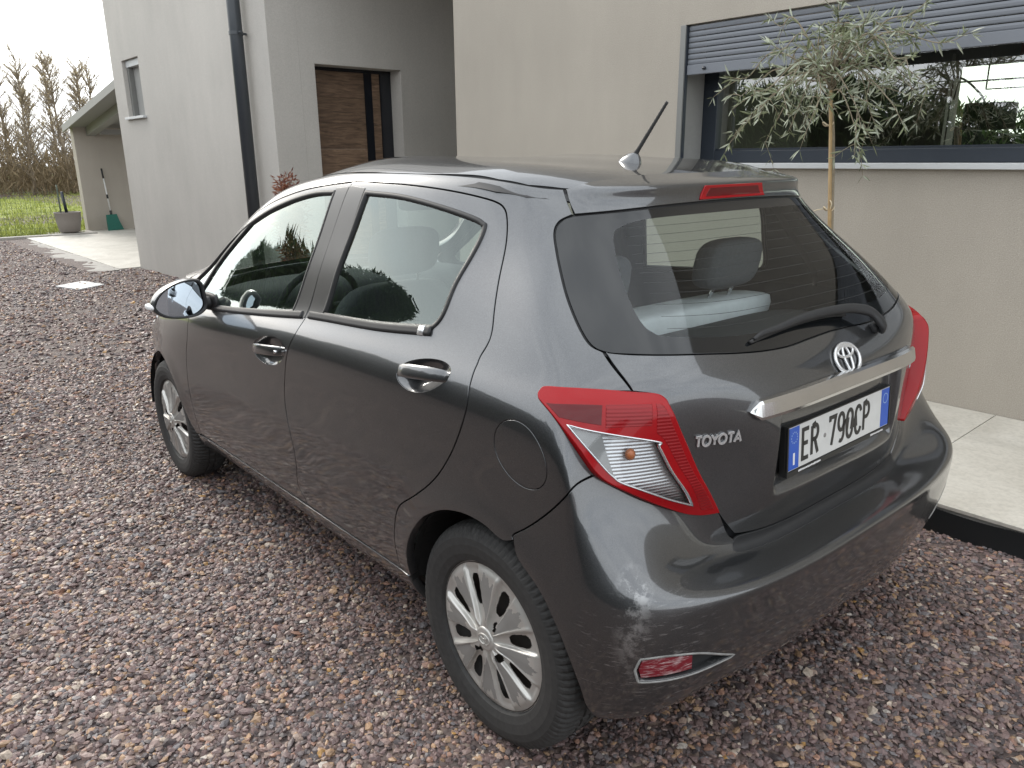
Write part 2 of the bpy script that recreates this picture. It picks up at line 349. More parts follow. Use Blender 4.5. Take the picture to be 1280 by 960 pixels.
def panel(name, outer, holes=(), mat='paint', parent=None, off=0.0, gap=.0031, du=.07, dv=.14, flange=.024, edge=.0014, hole_gap=0.0, hole_flange=None, normals=True):
    """a sheet of the body surface inside `outer` (uv loop) without `holes`, with rolled edges"""
    loops = []
    o = densify(ccw(np.asarray(outer, float)))
    if gap: o = inset(o, gap)
    loops.append(o)
    for h in holes:
        h = densify(ccw(np.asarray(h, float)))
        if hole_gap: h = inset(h, -hole_gap)
        loops.append(h)
    V, F = cdt_fill(loops, du, dv)
    of = (lambda q: off(q)[:, None]) if callable(off) else (lambda q: off)
    Nn = nrm(V[:, 0], V[:, 1]); P = ev(V[:, 0], V[:, 1]) + of(V) * Nn
    if callable(off):            # normals of the swollen sheet
        e = .03; A = lambda a, b: ev(V[:, 0] + a, V[:, 1] + b) + of(V + [a, b]) * nrm(V[:, 0] + a, V[:, 1] + b)
        Nn = np.cross(A(0, e) - A(0, -e), A(e, 0) - A(-e, 0)); Nn /= np.linalg.norm(Nn, axis=1, keepdims=True)
    # orientation
    t = F[:, [0, 1, 2]]; fn = np.cross(P[t[:, 1]] - P[t[:, 0]], P[t[:, 2]] - P[t[:, 0]]); flip = (fn * Nn[t[:, 0]]).sum(1) < 0
    F = np.where(flip[:, None], F[:, ::-1], F)
    verts = [P]; norms = [Nn]; faces = [tuple(f) for f in F]; base = len(P)
    for li, L in enumerate(loops):
        fl = flange if (li == 0 or hole_flange is None) else hole_flange
        if not fl: continue
        p, nn, T, I = frames(L); out = -I if li == 0 else I
        p = p + of(L) * nn; n = len(L)
        r0, r1, r2 = p, p + edge * out - edge * nn, p + edge * out - (edge + fl) * nn
        mid = nn * .25 + out; mid /= np.linalg.norm(mid, axis=1, keepdims=True)
        verts += [r0, r1, r2]; norms += [nn, mid, out]
        for a in (0, 1):
            for i in range(n):
                j = (i + 1) % n; q = (base + a * n + i, base + a * n + j, base + (a + 1) * n + j, base + (a + 1) * n + i)
                faces.append(q[::-1] if li == 0 else q)
        base += 3 * n
    return mesh_obj(name, np.concatenate(verts), faces, mat, parent, normals=np.concatenate(norms) if normals else None, smooth=True)
def ribbon(name, L, prof, mat, parent, closed=True, off=0.0, geo=False):
    """sweep a profile [(lateral, height)] along a uv line"""
    L = densify(np.asarray(L, float), .012, closed)
    if closed: L = ccw(L)
    P, Nn, T, I = frames(L, closed); n = len(L); m = len(prof); V = []; F = []; oo = off(L) if callable(off) else np.full(n, off)
    for i in range(n):
        for (a, h) in prof: V.append(P[i] + I[i] * a + Nn[i] * (h + oo[i]))
    for i in range(n if closed else n - 1):
        j = (i + 1) % n
        for k in range(m - 1): F.append((i * m + k, j * m + k, j * m + k + 1, i * m + k + 1))
    if not closed: F.append(tuple(range(m))); F.append(tuple((n - 1) * m + k for k in range(m - 1, -1, -1)))
    if geo: return V, F
    return mesh_obj(name, V, F, mat, parent, smooth=True)
def mirror(L): L = np.array(L, float); L[:, 0] *= -1; return L
def sym(half):
    """half loop from centre line to centre line (u = 0) -> closed symmetric spec"""
    h = [tuple(p) for p in half]; m = [((-p[0],) + tuple(p[1:])) for p in h[::-1] if abs(p[0]) > 1e-6]
    return h + m
def sym15(half):
    h = [tuple(p) for p in half]; m = [((30 - p[0],) + tuple(p[1:])) for p in h[::-1] if abs(p[0] - 15) > 1e-6]
    return h + m
def ell(cu, cv, ru, rv, tilt=0.0, n=40):
    a = np.linspace(0, 2 * math.pi, n, endpoint=False)
    return np.stack([cu + ru * np.cos(a), cv + rv * np.sin(a) + tilt * ru * np.cos(a)], 1)
# ------------------------------------------------------------------ car materials
def paint_mat():
    m, nt, b = new_mat('paint')
    tc = nt.nodes.new('ShaderNodeTexCoord')
    n1 = N(nt, 'ShaderNodeTexNoise', Scale=3.0, Detail=6.0); n2 = N(nt, 'ShaderNodeTexNoise', Scale=900.0, Detail=1.0)
    nt.links.new(tc.outputs['Object'], n1.inputs['Vector']); nt.links.new(tc.outputs['Object'], n2.inputs['Vector'])
    flake = ramp(nt, n2.outputs['Fac'], .35, (.052, .054, .057), .70, (.106, .109, .115))
    # road film: more towards the sills, in blotches
    sx = nt.nodes.new('ShaderNodeSeparateXYZ'); nt.links.new(tc.outputs['Object'], sx.inputs[0])
    low = N(nt, 'ShaderNodeMapRange'); low.inputs[1].default_value = .85; low.inputs[2].default_value = .25; low.inputs[3].default_value = 0.04; low.inputs[4].default_value = .26
    nt.links.new(sx.outputs[2], low.inputs[0])
    bl = ramp(nt, n1.outputs['Fac'], .38, .15, .68, 1.0)
    mu = nt.nodes.new('ShaderNodeMath'); mu.operation = 'MULTIPLY'; nt.links.new(low.outputs[0], mu.inputs[0]); nt.links.new(bl.outputs[0], mu.inputs[1])
    col = mixc(nt, mu.outputs[0], flake.outputs[0], (.085, .080, .075))
    # scuffs on the rear corner: pale scratches where the bumper has scraped
    def boxmask(c, r):
        d = nt.nodes.new('ShaderNodeVectorMath'); d.operation = 'SUBTRACT'; nt.links.new(tc.outputs['Object'], d.inputs[0]); d.inputs[1].default_value = c
        s = nt.nodes.new('ShaderNodeVectorMath'); s.operation = 'DIVIDE'; nt.links.new(d.outputs[0], s.inputs[0]); s.inputs[1].default_value = r
        l = nt.nodes.new('ShaderNodeVectorMath'); l.operation = 'LENGTH'; nt.links.new(s.outputs[0], l.inputs[0])
        mr = N(nt, 'ShaderNodeMapRange'); mr.inputs[1].default_value = 1.0; mr.inputs[2].default_value = .45; mr.inputs[3].default_value = 0; mr.inputs[4].default_value = 1
        nt.links.new(l.outputs['Value'], mr.inputs[0]); return mr.outputs[0]
    mp = nt.nodes.new('ShaderNodeMapping'); mp.inputs['Scale'].default_value = (14, 14, 95); mp.inputs['Rotation'].default_value = (.25, .15, 0)
    nt.links.new(tc.outputs['Object'], mp.inputs['Vector'])
    ns = N(nt, 'ShaderNodeTexNoise', Scale=1.6, Detail=9.0, Roughness=.72); nt.links.new(mp.outputs[0], ns.inputs['Vector'])
    sc = ramp(nt, ns.outputs['Fac'], .56, 0.0, .64, 1.0)
    ns2 = N(nt, 'ShaderNodeTexNoise', Scale=22.0, Detail=9.0, Roughness=.75); nt.links.new(tc.outputs['Object'], ns2.inputs['Vector'])
    sc2 = ramp(nt, ns2.outputs['Fac'], .46, 0.0, .56, .95)
    b1 = boxmask((-.46, .735, .42), (.18, .24, .22)); b2 = boxmask((-.445, .765, .54), (.045, .055, .20)); b3 = boxmask((-.53, .20, .42), (.12, .55, .14))
    m1 = nt.nodes.new('ShaderNodeMath'); m1.operation = 'MULTIPLY'; nt.links.new(b1, m1.inputs[0]); nt.links.new(sc.outputs[0], m1.inputs[1])
    m2 = nt.nodes.new('ShaderNodeMath'); m2.operation = 'MULTIPLY'; nt.links.new(b2, m2.inputs[0]); nt.links.new(sc2.outputs[0], m2.inputs[1])
    m3 = nt.nodes.new('ShaderNodeMath'); m3.operation = 'MULTIPLY'; nt.links.new(b3, m3.inputs[0]); nt.links.new(sc.outputs[0], m3.inputs[1])
    m3b = nt.nodes.new('ShaderNodeMath'); m3b.operation = 'MULTIPLY'; nt.links.new(m3.outputs[0], m3b.inputs[0]); m3b.inputs[1].default_value = .6
    ad = nt.nodes.new('ShaderNodeMath'); ad.operation = 'MAXIMUM'; nt.links.new(m1.outputs[0], ad.inputs[0]); nt.links.new(m2.outputs[0], ad.inputs[1])
    ad2 = nt.nodes.new('ShaderNodeMath'); ad2.operation = 'MAXIMUM'; nt.links.new(ad.outputs[0], ad2.inputs[0]); nt.links.new(m3b.outputs[0], ad2.inputs[1])
    # fine scratches all over the lower doors
    mp2 = nt.nodes.new('ShaderNodeMapping'); mp2.inputs['Scale'].default_value = (9, 9, 60); mp2.inputs['Rotation'].default_value = (0, .5, .3); nt.links.new(tc.outputs['Object'], mp2.inputs['Vector'])
    ns3 = N(nt, 'ShaderNodeTexNoise', Scale=3.0, Detail=8.0, Roughness=.8); nt.links.new(mp2.outputs[0], ns3.inputs['Vector'])
    sc3 = ramp(nt, ns3.outputs['Fac'], .735, 0.0, .76, .30)
    ad3 = nt.nodes.new('ShaderNodeMath'); ad3.operation = 'MAXIMUM'; nt.links.new(ad2.outputs[0], ad3.inputs[0]); nt.links.new(sc3.outputs[0], ad3.inputs[1])
    col2 = mixc(nt, ad3.outputs[0], col, (.36, .36, .36))
    nt.links.new(col2, b.inputs['Base Color'])
    b.inputs['Metallic'].default_value = .88
    ro = nt.nodes.new('ShaderNodeMath'); ro.operation = 'MULTIPLY_ADD'; nt.links.new(mu.outputs[0], ro.inputs[0]); ro.inputs[1].default_value = .5; ro.inputs[2].default_value = .40
    nt.links.new(ro.outputs[0], b.inputs['Roughness'])
    b.inputs['Coat Weight'].default_value = 1.0; b.inputs['Coat IOR'].default_value = 1.75
    cr = nt.nodes.new('ShaderNodeMath'); cr.operation = 'MULTIPLY_ADD'; nt.links.new(mu.outputs[0], cr.inputs[0]); cr.inputs[1].default_value = .30; cr.inputs[2].default_value = .045
    nt.links.new(cr.outputs[0], b.inputs['Coat Roughness'])
    cw = nt.nodes.new('ShaderNodeMath'); cw.operation = 'SUBTRACT'; cw.inputs[0].default_value = 1.0; nt.links.new(ad3.outputs[0], cw.inputs[1]); nt.links.new(cw.outputs[0], b.inputs['Coat Weight'])
    return m
paint_mat()
pbr('black_trim', (.016, .016, .017), .58, noise=.3, nscale=40)
pbr('pillar_black', (.045, .043, .041), .34, coat=.25, coat_rough=.18, noise=.35, nscale=7)
pbr('rubber', (.034, .033, .032), .76, noise=.55, nscale=60, bump=.15, bscale=300)
pbr('seal', (.012, .012, .013), .55)
pbr('liner', (.012, .012, .012), .85)
pbr('cabin_dark', (.030, .031, .034), .8, noise=.25, nscale=50)
pbr('seat_cloth', (.085, .09, .10), .9, noise=.3, nscale=120, bump=.3, bscale=500)
pbr('seat_cover', (.62, .65, .68), .8, noise=.15, nscale=20, bump=.4, bscale=40, bdist=.006)
pbr('headliner', (.40, .41, .40), .9)
pbr('chrome', (.72, .72, .73), .07, metal=1.0)
pbr('chrome_bar', (.66, .66, .66), .13, metal=1.0, noise=.08, nscale=12)
pbr('mirror_glass', (.50, .56, .62), .01, metal=1.0)
pbr('lens_red', (.30, .003, .006), .25, coat=.35, coat_rough=.03, spec=.15)
pbr('lens_red_deep', (.10, .001, .003), .22, coat=.45, coat_rough=.02, spec=.15)
pbr('lens_grey', (.22, .22, .22), .32, coat=.8, coat_rough=.06)
pbr('lamp_silver', (.62, .64, .66), .20, metal=.85)
pbr('bulb_orange', (.34, .11, .04), .4)
pbr('plate_white', (.62, .62, .60), .38, noise=.12, nscale=26)
pbr('plate_blue', (.012, .085, .46), .35)
pbr('plate_black', (.012, .012, .012), .4)
pbr('sticker_white', (.75, .75, .75), .5)
pbr('eu_yellow', (.30, .42, .62), .5)
pbr('silver_cap', (.53, .515, .485), .36, metal=.5, noise=.22, nscale=16)
pbr('grey_cap', (.27, .262, .25), .5, metal=.25, noise=.12, nscale=30)
pbr('steel_wheel', (.055, .048, .043), .55, noise=.4, nscale=25)
pbr('scraped', (.30, .30, .29), .6, noise=.75, nscale=30)
pbr('badge', (.70, .70, .70), .26, metal=.65)
glass_mat('side_glass', (.66, .74, .71), 2.3, 1.52, dirt=.012, gcol=(.88, .97, .93))
glass_mat('rear_glass', (.90, .94, .92), .75, 1.50, dirt=.008)
glass_mat('front_glass', (.70, .78, .76), 1.0, 1.5)
glass_mat('lamp_glass', (.95, .96, .96), 1.0, 1.5, dirt=.03)
def ribbed(name, col):
    m, nt, b = new_mat(name); b.inputs['Base Color'].default_value = (*col, 1); b.inputs['Roughness'].default_value = .36; b.inputs['Metallic'].default_value = .9; b.inputs['Coat Weight'].default_value = .4
    tc = nt.nodes.new('ShaderNodeTexCoord'); w = nt.nodes.new('ShaderNodeTexWave'); w.wave_type = 'BANDS'; w.bands_direction = 'Z'; w.inputs['Scale'].default_value = 42
    nt.links.new(tc.outputs['Object'], w.inputs['Vector'])
    bp = nt.nodes.new('ShaderNodeBump'); bp.inputs['Strength'].default_value = .28; bp.inputs['Distance'].default_value = .003
    nt.links.new(w.outputs['Fac'], bp.inputs['Height']); nt.links.new(bp.outputs[0], b.inputs['Normal'])
    return m
ribbed('lamp_ribbed', (.56, .57, .59)); ribbed('lens_red_ribbed', (.24, .003, .006)); MATS['lens_red_ribbed'].node_tree.nodes['Principled BSDF'].inputs['Metallic'].default_value = 0.0; MATS['lens_red_ribbed'].node_tree.nodes['Principled BSDF'].inputs['Specular IOR Level'].default_value = .2
def reflector_mat():
    m, nt, b = new_mat('reflector'); tc = nt.nodes.new('ShaderNodeTexCoord')
    mp = nt.nodes.new('ShaderNodeMapping'); mp.inputs['Scale'].default_value = (10, 12, 60); mp.inputs['Rotation'].default_value = (.5, 0, 0); nt.links.new(tc.outputs['Object'], mp.inputs['Vector'])
    n = N(nt, 'ShaderNodeTexNoise', Scale=2.5, Detail=8.0, Roughness=.7); nt.links.new(mp.outputs[0], n.inputs['Vector'])
    r = ramp(nt, n.outputs['Fac'], .50, (.20, .012, .022), .68, (.55, .42, .42)); nt.links.new(r.outputs[0], b.inputs['Base Color']); b.inputs['Roughness'].default_value = .4
reflector_mat()
# ------------------------------------------------------------------ the car
_bt = ((0.9994964, 0.0227286, 0.0221422), (-0.0227752, 0.9997389, 0.0018564), (-0.0220942, -0.0023598, 0.9997531))
CARM = Matrix(((*_bt[0], 0), (*_bt[1], 0), (*_bt[2], 0), (0, 0, 0, 1)))
car = empty('parked_car'); car.matrix_world = CARM
tag(car, 'dark grey five-door hatchback parked on gravel with scuffed rear bumper corner', 'car')

TR = dict(LP=[(5.042, 8.550), (5.041, 8.733), (4.860, 8.907), (3.933, 8.893), (3.424, 8.861), (3.185, 8.845), (3.081, 8.719), (3.016, 8.472), (2.776, 7.735), (2.480, 6.939), (2.025, 6.226), (2.363, 6.152), (2.662, 6.178), (3.032, 6.336), (3.420, 6.665), (3.738, 6.998), (4.041, 7.488), (4.473, 7.991), (4.939, 8.414)], LW=[(4.307, 7.992), (3.162, 7.766), (3.061, 7.611), (2.854, 7.044), (2.491, 6.336), (2.903, 6.458), (3.426, 6.817), (3.581, 7.009), (3.892, 7.496)], BRKL=[(3.726, 8.492), (3.233, 8.590), (3.195, 8.101), (3.686, 7.992)], UPL=[(4.857, 8.425), (3.768, 8.476), (3.743, 8.035), (4.489, 8.123)], SIDL=[(3.191, 8.595), (3.105, 8.548), (2.903, 7.909), (2.601, 7.045), (2.152, 6.304), (2.352, 6.274), (2.770, 7.121), (3.012, 7.750), (3.127, 7.943)], SIL=[(3.703, 7.867), (3.178, 7.748), (3.069, 7.594), (2.867, 7.036), (2.539, 6.384), (2.910, 6.500), (3.407, 6.845), (3.508, 6.952)], GRY=[(4.274, 7.971), (3.723, 7.873), (3.534, 6.989), (3.592, 7.053), (3.873, 7.505)], BULB=[(3.357, 7.454)], BS=[(3.646, 6.924), (4.783, 6.520), (5.426, 5.351), (5.504, 4.940)], TB=[(1.998, 6.159), (1.573, 5.652), (0.468, 5.464)], TS=[(3.401, 8.959)], FU=[(5.727, 6.930), (5.062, 7.344), (5.396, 7.823), (5.493, 6.470)])
LP = TR["LP"]
cor = lambda p: (p[0], p[1], 1)
DSPLIT = [(8.27, 1.66), (8.31, 1.98), (8.26, 2.69), (8.29, 4.40), (8.33, 5.89), (8.27, 7.02), (8.20, 7.81), (8.13, 8.59), (8.10, 9.58), (8.01, 11.68)]
DTOPF = [(7.85, 13.36), (8.41, 13.17), (9.19, 12.90), (9.9, 12.66), (10.5, 12.32), (10.85, 11.75), (11.08, 11.1), (11.15, 10.6), (10.98, 10.05), (10.62, 9.5), (10.32, 9.1)]
DFRONT = [(10.22, 8.80), (10.24, 7.30), (10.36, 5.5), (10.38, 3.35), (10.36, 2.2)]
DREAR = [(7.80, 13.42), (7.18, 13.33), (6.65, 13.23), (6.10, 13.10), (5.73, 12.99), (5.58, 12.85), (5.555, 12.59), (5.64, 11.97), (5.79, 11.11), (5.96, 10.38), (6.07, 9.56), (6.06, 9.06), (6.03, 8.34), (6.03, 7.68), (6.15, 6.81), (6.34, 5.89), (6.60, 4.80), (6.80, 3.70), (6.90, 2.71)]
FDOOR = spline_loop([DTOPF[0] + (1,)] + DTOPF[1:] + DFRONT + [(10.40, 1.47, 1), (9.6, 1.44), (8.9, 1.44), (8.28, 1.47, 1)] + DSPLIT)
RDOOR = spline_loop([(7.85, 13.42, 1)] + DREAR[1:] + [(6.98, 1.47, 1), (7.6, 1.45), (8.28, 1.47, 1)] + DSPLIT)
FWIN = spline_loop([(8.10, 13.0, 1), (8.52, 12.94), (9.09, 12.72), (9.75, 12.42), (10.25, 12.05), (10.58, 11.5), (10.78, 10.9), (10.80, 10.35), (10.64, 9.83, 1), (10.18, 9.42), (9.60, 9.39), (8.90, 9.62), (8.31, 9.84, 1), (8.19, 11.57)])
RWIN = spline_loop([(7.62, 13.02, 1), (7.15, 12.95), (6.63, 12.75), (6.16, 12.53), (6.02, 12.42), (5.99, 12.30), (6.17, 11.67), (6.38, 10.93), (6.55, 10.22), (6.64, 9.92, 1), (7.20, 9.79), (7.89, 9.86, 1), (7.78, 11.55)])
def arch_pts(cx, r, a0, a1, step=12):
    out = []
    for a in np.arange(a0, a1 + 1e-6, step):
        t = math.radians(a); x, z = cx + r * math.cos(t), .302 + r * math.sin(t)
        u, v = 6.0 if cx < 1 else 11.4, 3.0
        for _ in range(60):      # newton on (x, z)
            q = ev(u, v)[0]; e = .02; ju = (ev(u + e, v)[0] - q) / e; jv = (ev(u, v + e)[0] - q) / e
            A = np.array([[ju[0], jv[0]], [ju[2], jv[2]]]); d = np.linalg.solve(A, [x - q[0], z - q[2]]); d = np.clip(d, -.4, .4)
            u = min(max(u + .7 * d[0], 3.2), 13.2); v = min(max(v + .7 * d[1], 0), 9)
        out.append((u, v))
    return out
ARCH_R = arch_pts(0.0, .347, -8, 204, 10.6)      # from front foot over the top to the rear foot
ARCH_F = arch_pts(2.51, .347, -4, 190, 9.7)
LAMP = spline_loop(LP[:10] + [cor(LP[10])] + LP[11:])
LOFF = lambda d: (lambda q: d + .034 * sst(np.abs(q[:, 0]), 1.7, 2.7) * (1 - sst(np.abs(q[:, 0]), 3.1, 4.9)) * sst(q[:, 1], 5.7, 6.8) * (1 - .75 * sst(q[:, 1], 8.3, 9.1)))
LAMPW = spline_loop([cor(TR['LW'][0])] + TR['LW'][1:4] + [cor(TR['LW'][4])] + TR['LW'][5:])
# -- which arch points bound which panel
quar_arch = [p for p in ARCH_R if p[1] > 1.3 and (p[0] > 5.48 or False)]
bump_arch = [p for p in ARCH_R if p[0] < 5.46 and p[1] > 0]
qa = sorted(quar_arch, key=lambda p: p[0])          # from seam (u 5.48) to the front foot
APIL = [(11.80, 10.45), (11.78, 11.0), (11.74, 11.8), (11.68, 12.6), (11.58, 13.3)]
body = [(11.42, 14.05, 1), (10.5, 14.05), (9.5, 14.05), (8.5, 14.05), (7.5, 14.05), (6.5, 14.03), (5.5, 13.98), (4.5, 13.90), (3.90, 13.84), (3.42, 13.80, 1), (3.46, 13.3), (3.47, 12.90, 1), (3.95, 12.68), (4.23, 12.35), (4.31, 11.89), (4.27, 11.36), (4.16, 10.82), (3.92, 10.19), (3.69, 10.0, 1), (3.42, 8.92, 1),
        *LP[3:4], LP[2], LP[1], LP[0], LP[18], LP[17], LP[16], cor(LP[15]), (4.80, 6.50), (5.42, 5.36), (5.47, 5.02, 1)] + [tuple(p) for p in qa if p[0] > 5.5][:-1] + [(qa[-1][0], 1.5, 1), (6.98, 1.50, 1)] + \
       DREAR[::-1][:-1] + [(7.82, 13.40, 1)] + DTOPF[1:8] + [(11.20, 10.35, 1)] + APIL
BODY = spline_loop(body)
FUEL = ell(5.40, 7.14, .325, .66, .10)
HAND_R = ell(6.54, 8.36, .27, .60, -.75); HAND_F = ell(8.51, 7.73, .27, .60, -.45)
BUMP = spline_loop(sym([(0, 5.28), (.5, 5.30), (1.50, 5.47), (LP[10][0] - .03, LP[10][1] - .01, 1), *LP[11:15], cor(LP[15]), (4.80, 6.50), (5.42, 5.36), (5.47, 5.02, 1)] + [tuple(p) for p in bump_arch] + [(4.05, .35), (3.9, .02, 1), (3, .02), (2, .02), (1, .02), (0, .02)]))
REFL = spline_loop([(3.24, 2.05, 1), (3.18, 2.26, 1), (2.8, 2.27), (2.34, 2.14), (1.84, 1.78, 1), (2.29, 1.76), (2.88, 1.82), (3.18, 1.84, 1)])
TGATE = spline_loop(sym([(0, 9.86), (.36, 9.83), (.78, 9.79), (1.5, 9.88), (2.25, 9.95), (3.3, 9.97), (3.66, 10.0, 1), (3.42, 8.92, 1), *LP[5:10], cor(LP[10]), (1.60, 5.67, 1), (.5, 5.46), (0, 5.44)]))
RGLASS = spline_loop(sym([(0, 13.04), (.93, 13.01), (2.2, 12.94), (3.44, 12.86), (3.93, 12.66), (4.21, 12.35), (4.29, 11.89), (4.25, 11.36), (4.14, 10.82), (3.90, 10.19), (3.66, 10.0), (3.3, 9.97), (2.25, 9.95), (1.5, 9.88), (.78, 9.79), (.36, 9.83), (0, 9.86)]))
FRIT = spline_loop(sym([(0, 12.72), (1.2, 12.71), (2.1, 12.66), (2.58, 12.53), (2.84, 12.30), (3.01, 11.67), (3.04, 11.02), (2.98, 10.60), (2.86, 10.40), (2.58, 10.31), (1.23, 10.24), (0, 10.22)]))
SPOIL = spline_loop(sym([(0, 14.50), (1.26, 14.48), (2.47, 14.2), (3.38, 13.80, 1), (3.43, 13.3), (3.43, 12.90, 1), (2.2, 12.97), (.93, 13.04), (0, 13.07)]))

# -- mesh parts
side_u = (-1, 1)
for sgn in (1, -1):
    fl = (lambda L: L) if sgn == 1 else mirror
    ld = 'left' if sgn == 1 else 'right'
    holes = [fl(FUEL)] if sgn == 1 else []
    panel('body_side', fl(BODY), holes, 'paint', car, hole_gap=.002)
    if sgn == 1:
        fp = panel('fuel_flap', FUEL, [], 'paint', car, gap=.002)
    # doors
    for nm, L, W, Hd, pill in (('front_door', FDOOR, FWIN, HAND_F, [(8.10, 13.10, 1), (8.19, 11.57), (8.32, 9.78, 1), (8.11, 9.66, 1), (8.01, 11.68), (7.88, 13.16, 1)]),
                         ('rear_door', RDOOR, RWIN, HAND_R, [(7.87, 13.20, 1), (8.01, 11.68), (8.09, 9.70, 1), (7.89, 9.78, 1), (7.78, 11.55), (7.63, 13.12, 1)])):
        d = panel(nm, fl(L), [fl(W), fl(Hd)], 'paint', car, hole_flange=.010)
        panel('window_glass', inset(densify(ccw(fl(W))), -.004), [], 'side_glass', d, off=-.006, gap=0, flange=0, du=.12, dv=.25)
        ribbon('window_seal', fl(W), [(-.003, -.004), (-.003, .0022), (.004, .0030), (.011, .0015), (.013, -.009)], 'seal', d)
        panel('pillar_trim', fl(spline_loop(pill)), [], 'pillar_black', d, off=.0016, gap=.001, flange=.002, edge=.001, du=.05)
        belt = [p for p in ([(10.62, 9.76), (10.18, 9.39), (9.60, 9.36), (8.90, 9.58), (8.15, 9.79)] if nm == 'front_door' else [(8.05, 9.82), (7.85, 9.80), (7.20, 9.73), (6.64, 9.85)])]
        bl = fl(np.array(catmull(belt, 10)))
        ribbon('belt_moulding', bl, [(-.013, .0005), (-.012, .006), (-.004, .0075), (.004, .006), (.009, .007), (.0125, .004), (.013, .0005)], 'black_trim', d, closed=False)
        if nm == 'rear_door':
            ribbon('moulding_end_cap', bl[-3:-1], [(-.0135, 0), (-.0125, .0068), (0, .0080), (.0125, .0068), (.0135, 0)], 'badge', d, closed=False)
        # handle: dished recess with a bar across it
        P, Nn, T, I = frames(ccw(densify(fl(Hd)))); c = P.mean(0); n0 = Nn.mean(0); n0 /= np.linalg.norm(n0)
        V = [P - Nn * .0015 - I * .001]; F = []; m = len(P)
        for k, (s_, dp) in enumerate(((.93, .004), (.76, .009), (.45, .022), (.2, .026))): V.append(c + (P - c) * s_ - n0 * dp)
        for k in range(4):
            for i in range(m): j = (i + 1) % m; F.append((k * m + i, k * m + j, (k + 1) * m + j, (k + 1) * m + i))
        F.append(tuple(4 * m + i for i in range(m)))
        rc = mesh_obj('handle_recess', np.concatenate(V), F, 'paint', d, smooth=True)
        ax = T[np.argmax(Nn[:, 2])]                       # along the car
        ex = np.array([1.0, 0, 0]); ex -= n0 * ex.dot(n0); ex /= np.linalg.norm(ex); slope = -.10; ey = np.cross(n0, ex) * sgn
        if ey[2] < 0: ey = -ey
        hl = (np.abs((P - c) @ ex)).max(); ex2 = ex + ey * slope * 1.0; ex2 /= np.linalg.norm(ex2)
        hp = []
        for t in np.linspace(-1, 1, 17):
            w = .0185 * (1 - .25 * abs(t) ** 3); bow = .024 * (1 - abs(t) ** 3.2) - .004
            hp.append((c + ex2 * t * (hl - .001) + ey * .003 + n0 * bow, w, .0075))
        V = []; F = []; sg = 12
        for q, w, th in hp:
            for k in range(sg):
                a = 2 * math.pi * k / sg; ca, sa = math.cos(a), math.sin(a)
                V.append(q + ey * w * math.copysign(abs(ca) ** .6, ca) + n0 * th * math.copysign(abs(sa) ** .6, sa))
        for i in range(len(hp) - 1):
            for k in range(sg): k2 = (k + 1) % sg; F.append((i * sg + k, i * sg + k2, (i + 1) * sg + k2, (i + 1) * sg + k))
        F.append(tuple(range(sg))); F.append(tuple((len(hp) - 1) * sg + k for k in range(sg)))
        mesh_obj('door_handle', V, F, 'paint', d, smooth=True)
        if nm == 'front_door' and sgn == 1:
            lk = c - ex2 * (hl * .72) + n0 * .024
            v_, f_ = lathe_geo([(0, 0), (.006, 0), (.0065, -.002), (.0065, -.008)], 14)
            R_ = Matrix((tuple(ex), tuple(n0), tuple(ey))).transposed()
            mesh_obj('key_lock', [tuple(R_ @ Vector(q) + Vector(lk)) for q in v_], f_, 'chrome', d, smooth=True)
        if nm == 'front_door':
            db = ribbon('window_divider', fl(catmull([(10.02, 12.22), (10.2, 11.2), (10.30, 10.2), (10.36, 9.6)], 8)), [(-.012, -.006), (-.011, .001), (.011, .001), (.012, -.006)], 'seal', d, closed=False)
    panel('front_wing', fl(spline_loop([(10.32, 9.1, 1), DFRONT[0]] + DFRONT[1:] + [(10.40, 1.47, 1), (10.52, 1.40, 1)] + [p for p in sorted(ARCH_F, key=lambda p: p[0]) if p[1] > 1.42 and p[0] < 12.05] + [(12.12, 3.3, 1), (12.3, 5.2), (12.42, 6.35, 1), (12.0, 7.2), (11.9, 7.8), (12.02, 8.15, 1), (11.65, 9.0), (11.5, 9.7), (11.45, 10.1, 1), (11.25, 10.25, 1), (10.98, 10.0), (10.62, 9.5)])), [], 'paint', car)
    panel('rocker_panel', fl(spline_loop([(10.50, 1.40, 1), (9.6, 1.38), (8.9, 1.38), (7.6, 1.38), (6.90, 1.42, 1), (6.86, .8), (6.80, .03, 1), (8, .03), (9.2, .03), (10.58, .03, 1), (10.55, .8)])), [], 'paint', car, dv=.1)
    panel('headlamp', fl(spline_loop([(12.45, 6.38, 1), (13.0, 6.32), (13.42, 6.3, 1), (13.62, 7.0, 1), (12.93, 7.82), (12.05, 8.12, 1), (11.93, 7.8), (12.03, 7.2)])), [], 'lamp_ribbed', car, off=.003)
    # tail lamp
    Ll = fl(LAMP); Wl = fl(LAMPW)
    lamp = panel('tail_lamp', Ll, [Wl], 'lens_red', car, off=LOFF(.008), gap=.0015, du=.04, dv=.10, flange=.046, hole_flange=.004, edge=.003)
    if sgn == 1: lamp['label'] = 'red and clear tail lamp wrapping round the rear corner beside the fuel flap'
    panel('lamp_seal', inset(densify(ccw(Ll)), -.004), [inset(densify(ccw(Ll)), .0045)], 'seal', lamp, off=-.0015, gap=0, flange=.002, hole_flange=.002)
    panel('clear_lens', Wl, [], 'lamp_glass', lamp, off=LOFF(.006), gap=.001, flange=0, du=.06)
    panel('silver_reflector', inset(densify(ccw(fl(spline_loop([cor(TR['SIL'][0])] + TR['SIL'][1:4] + [cor(TR['SIL'][4])] + TR['SIL'][5:7] + [cor(TR['SIL'][7])])))), -.002), [], 'lamp_ribbed', lamp, off=LOFF(-.014), gap=0, flange=0, du=.05)
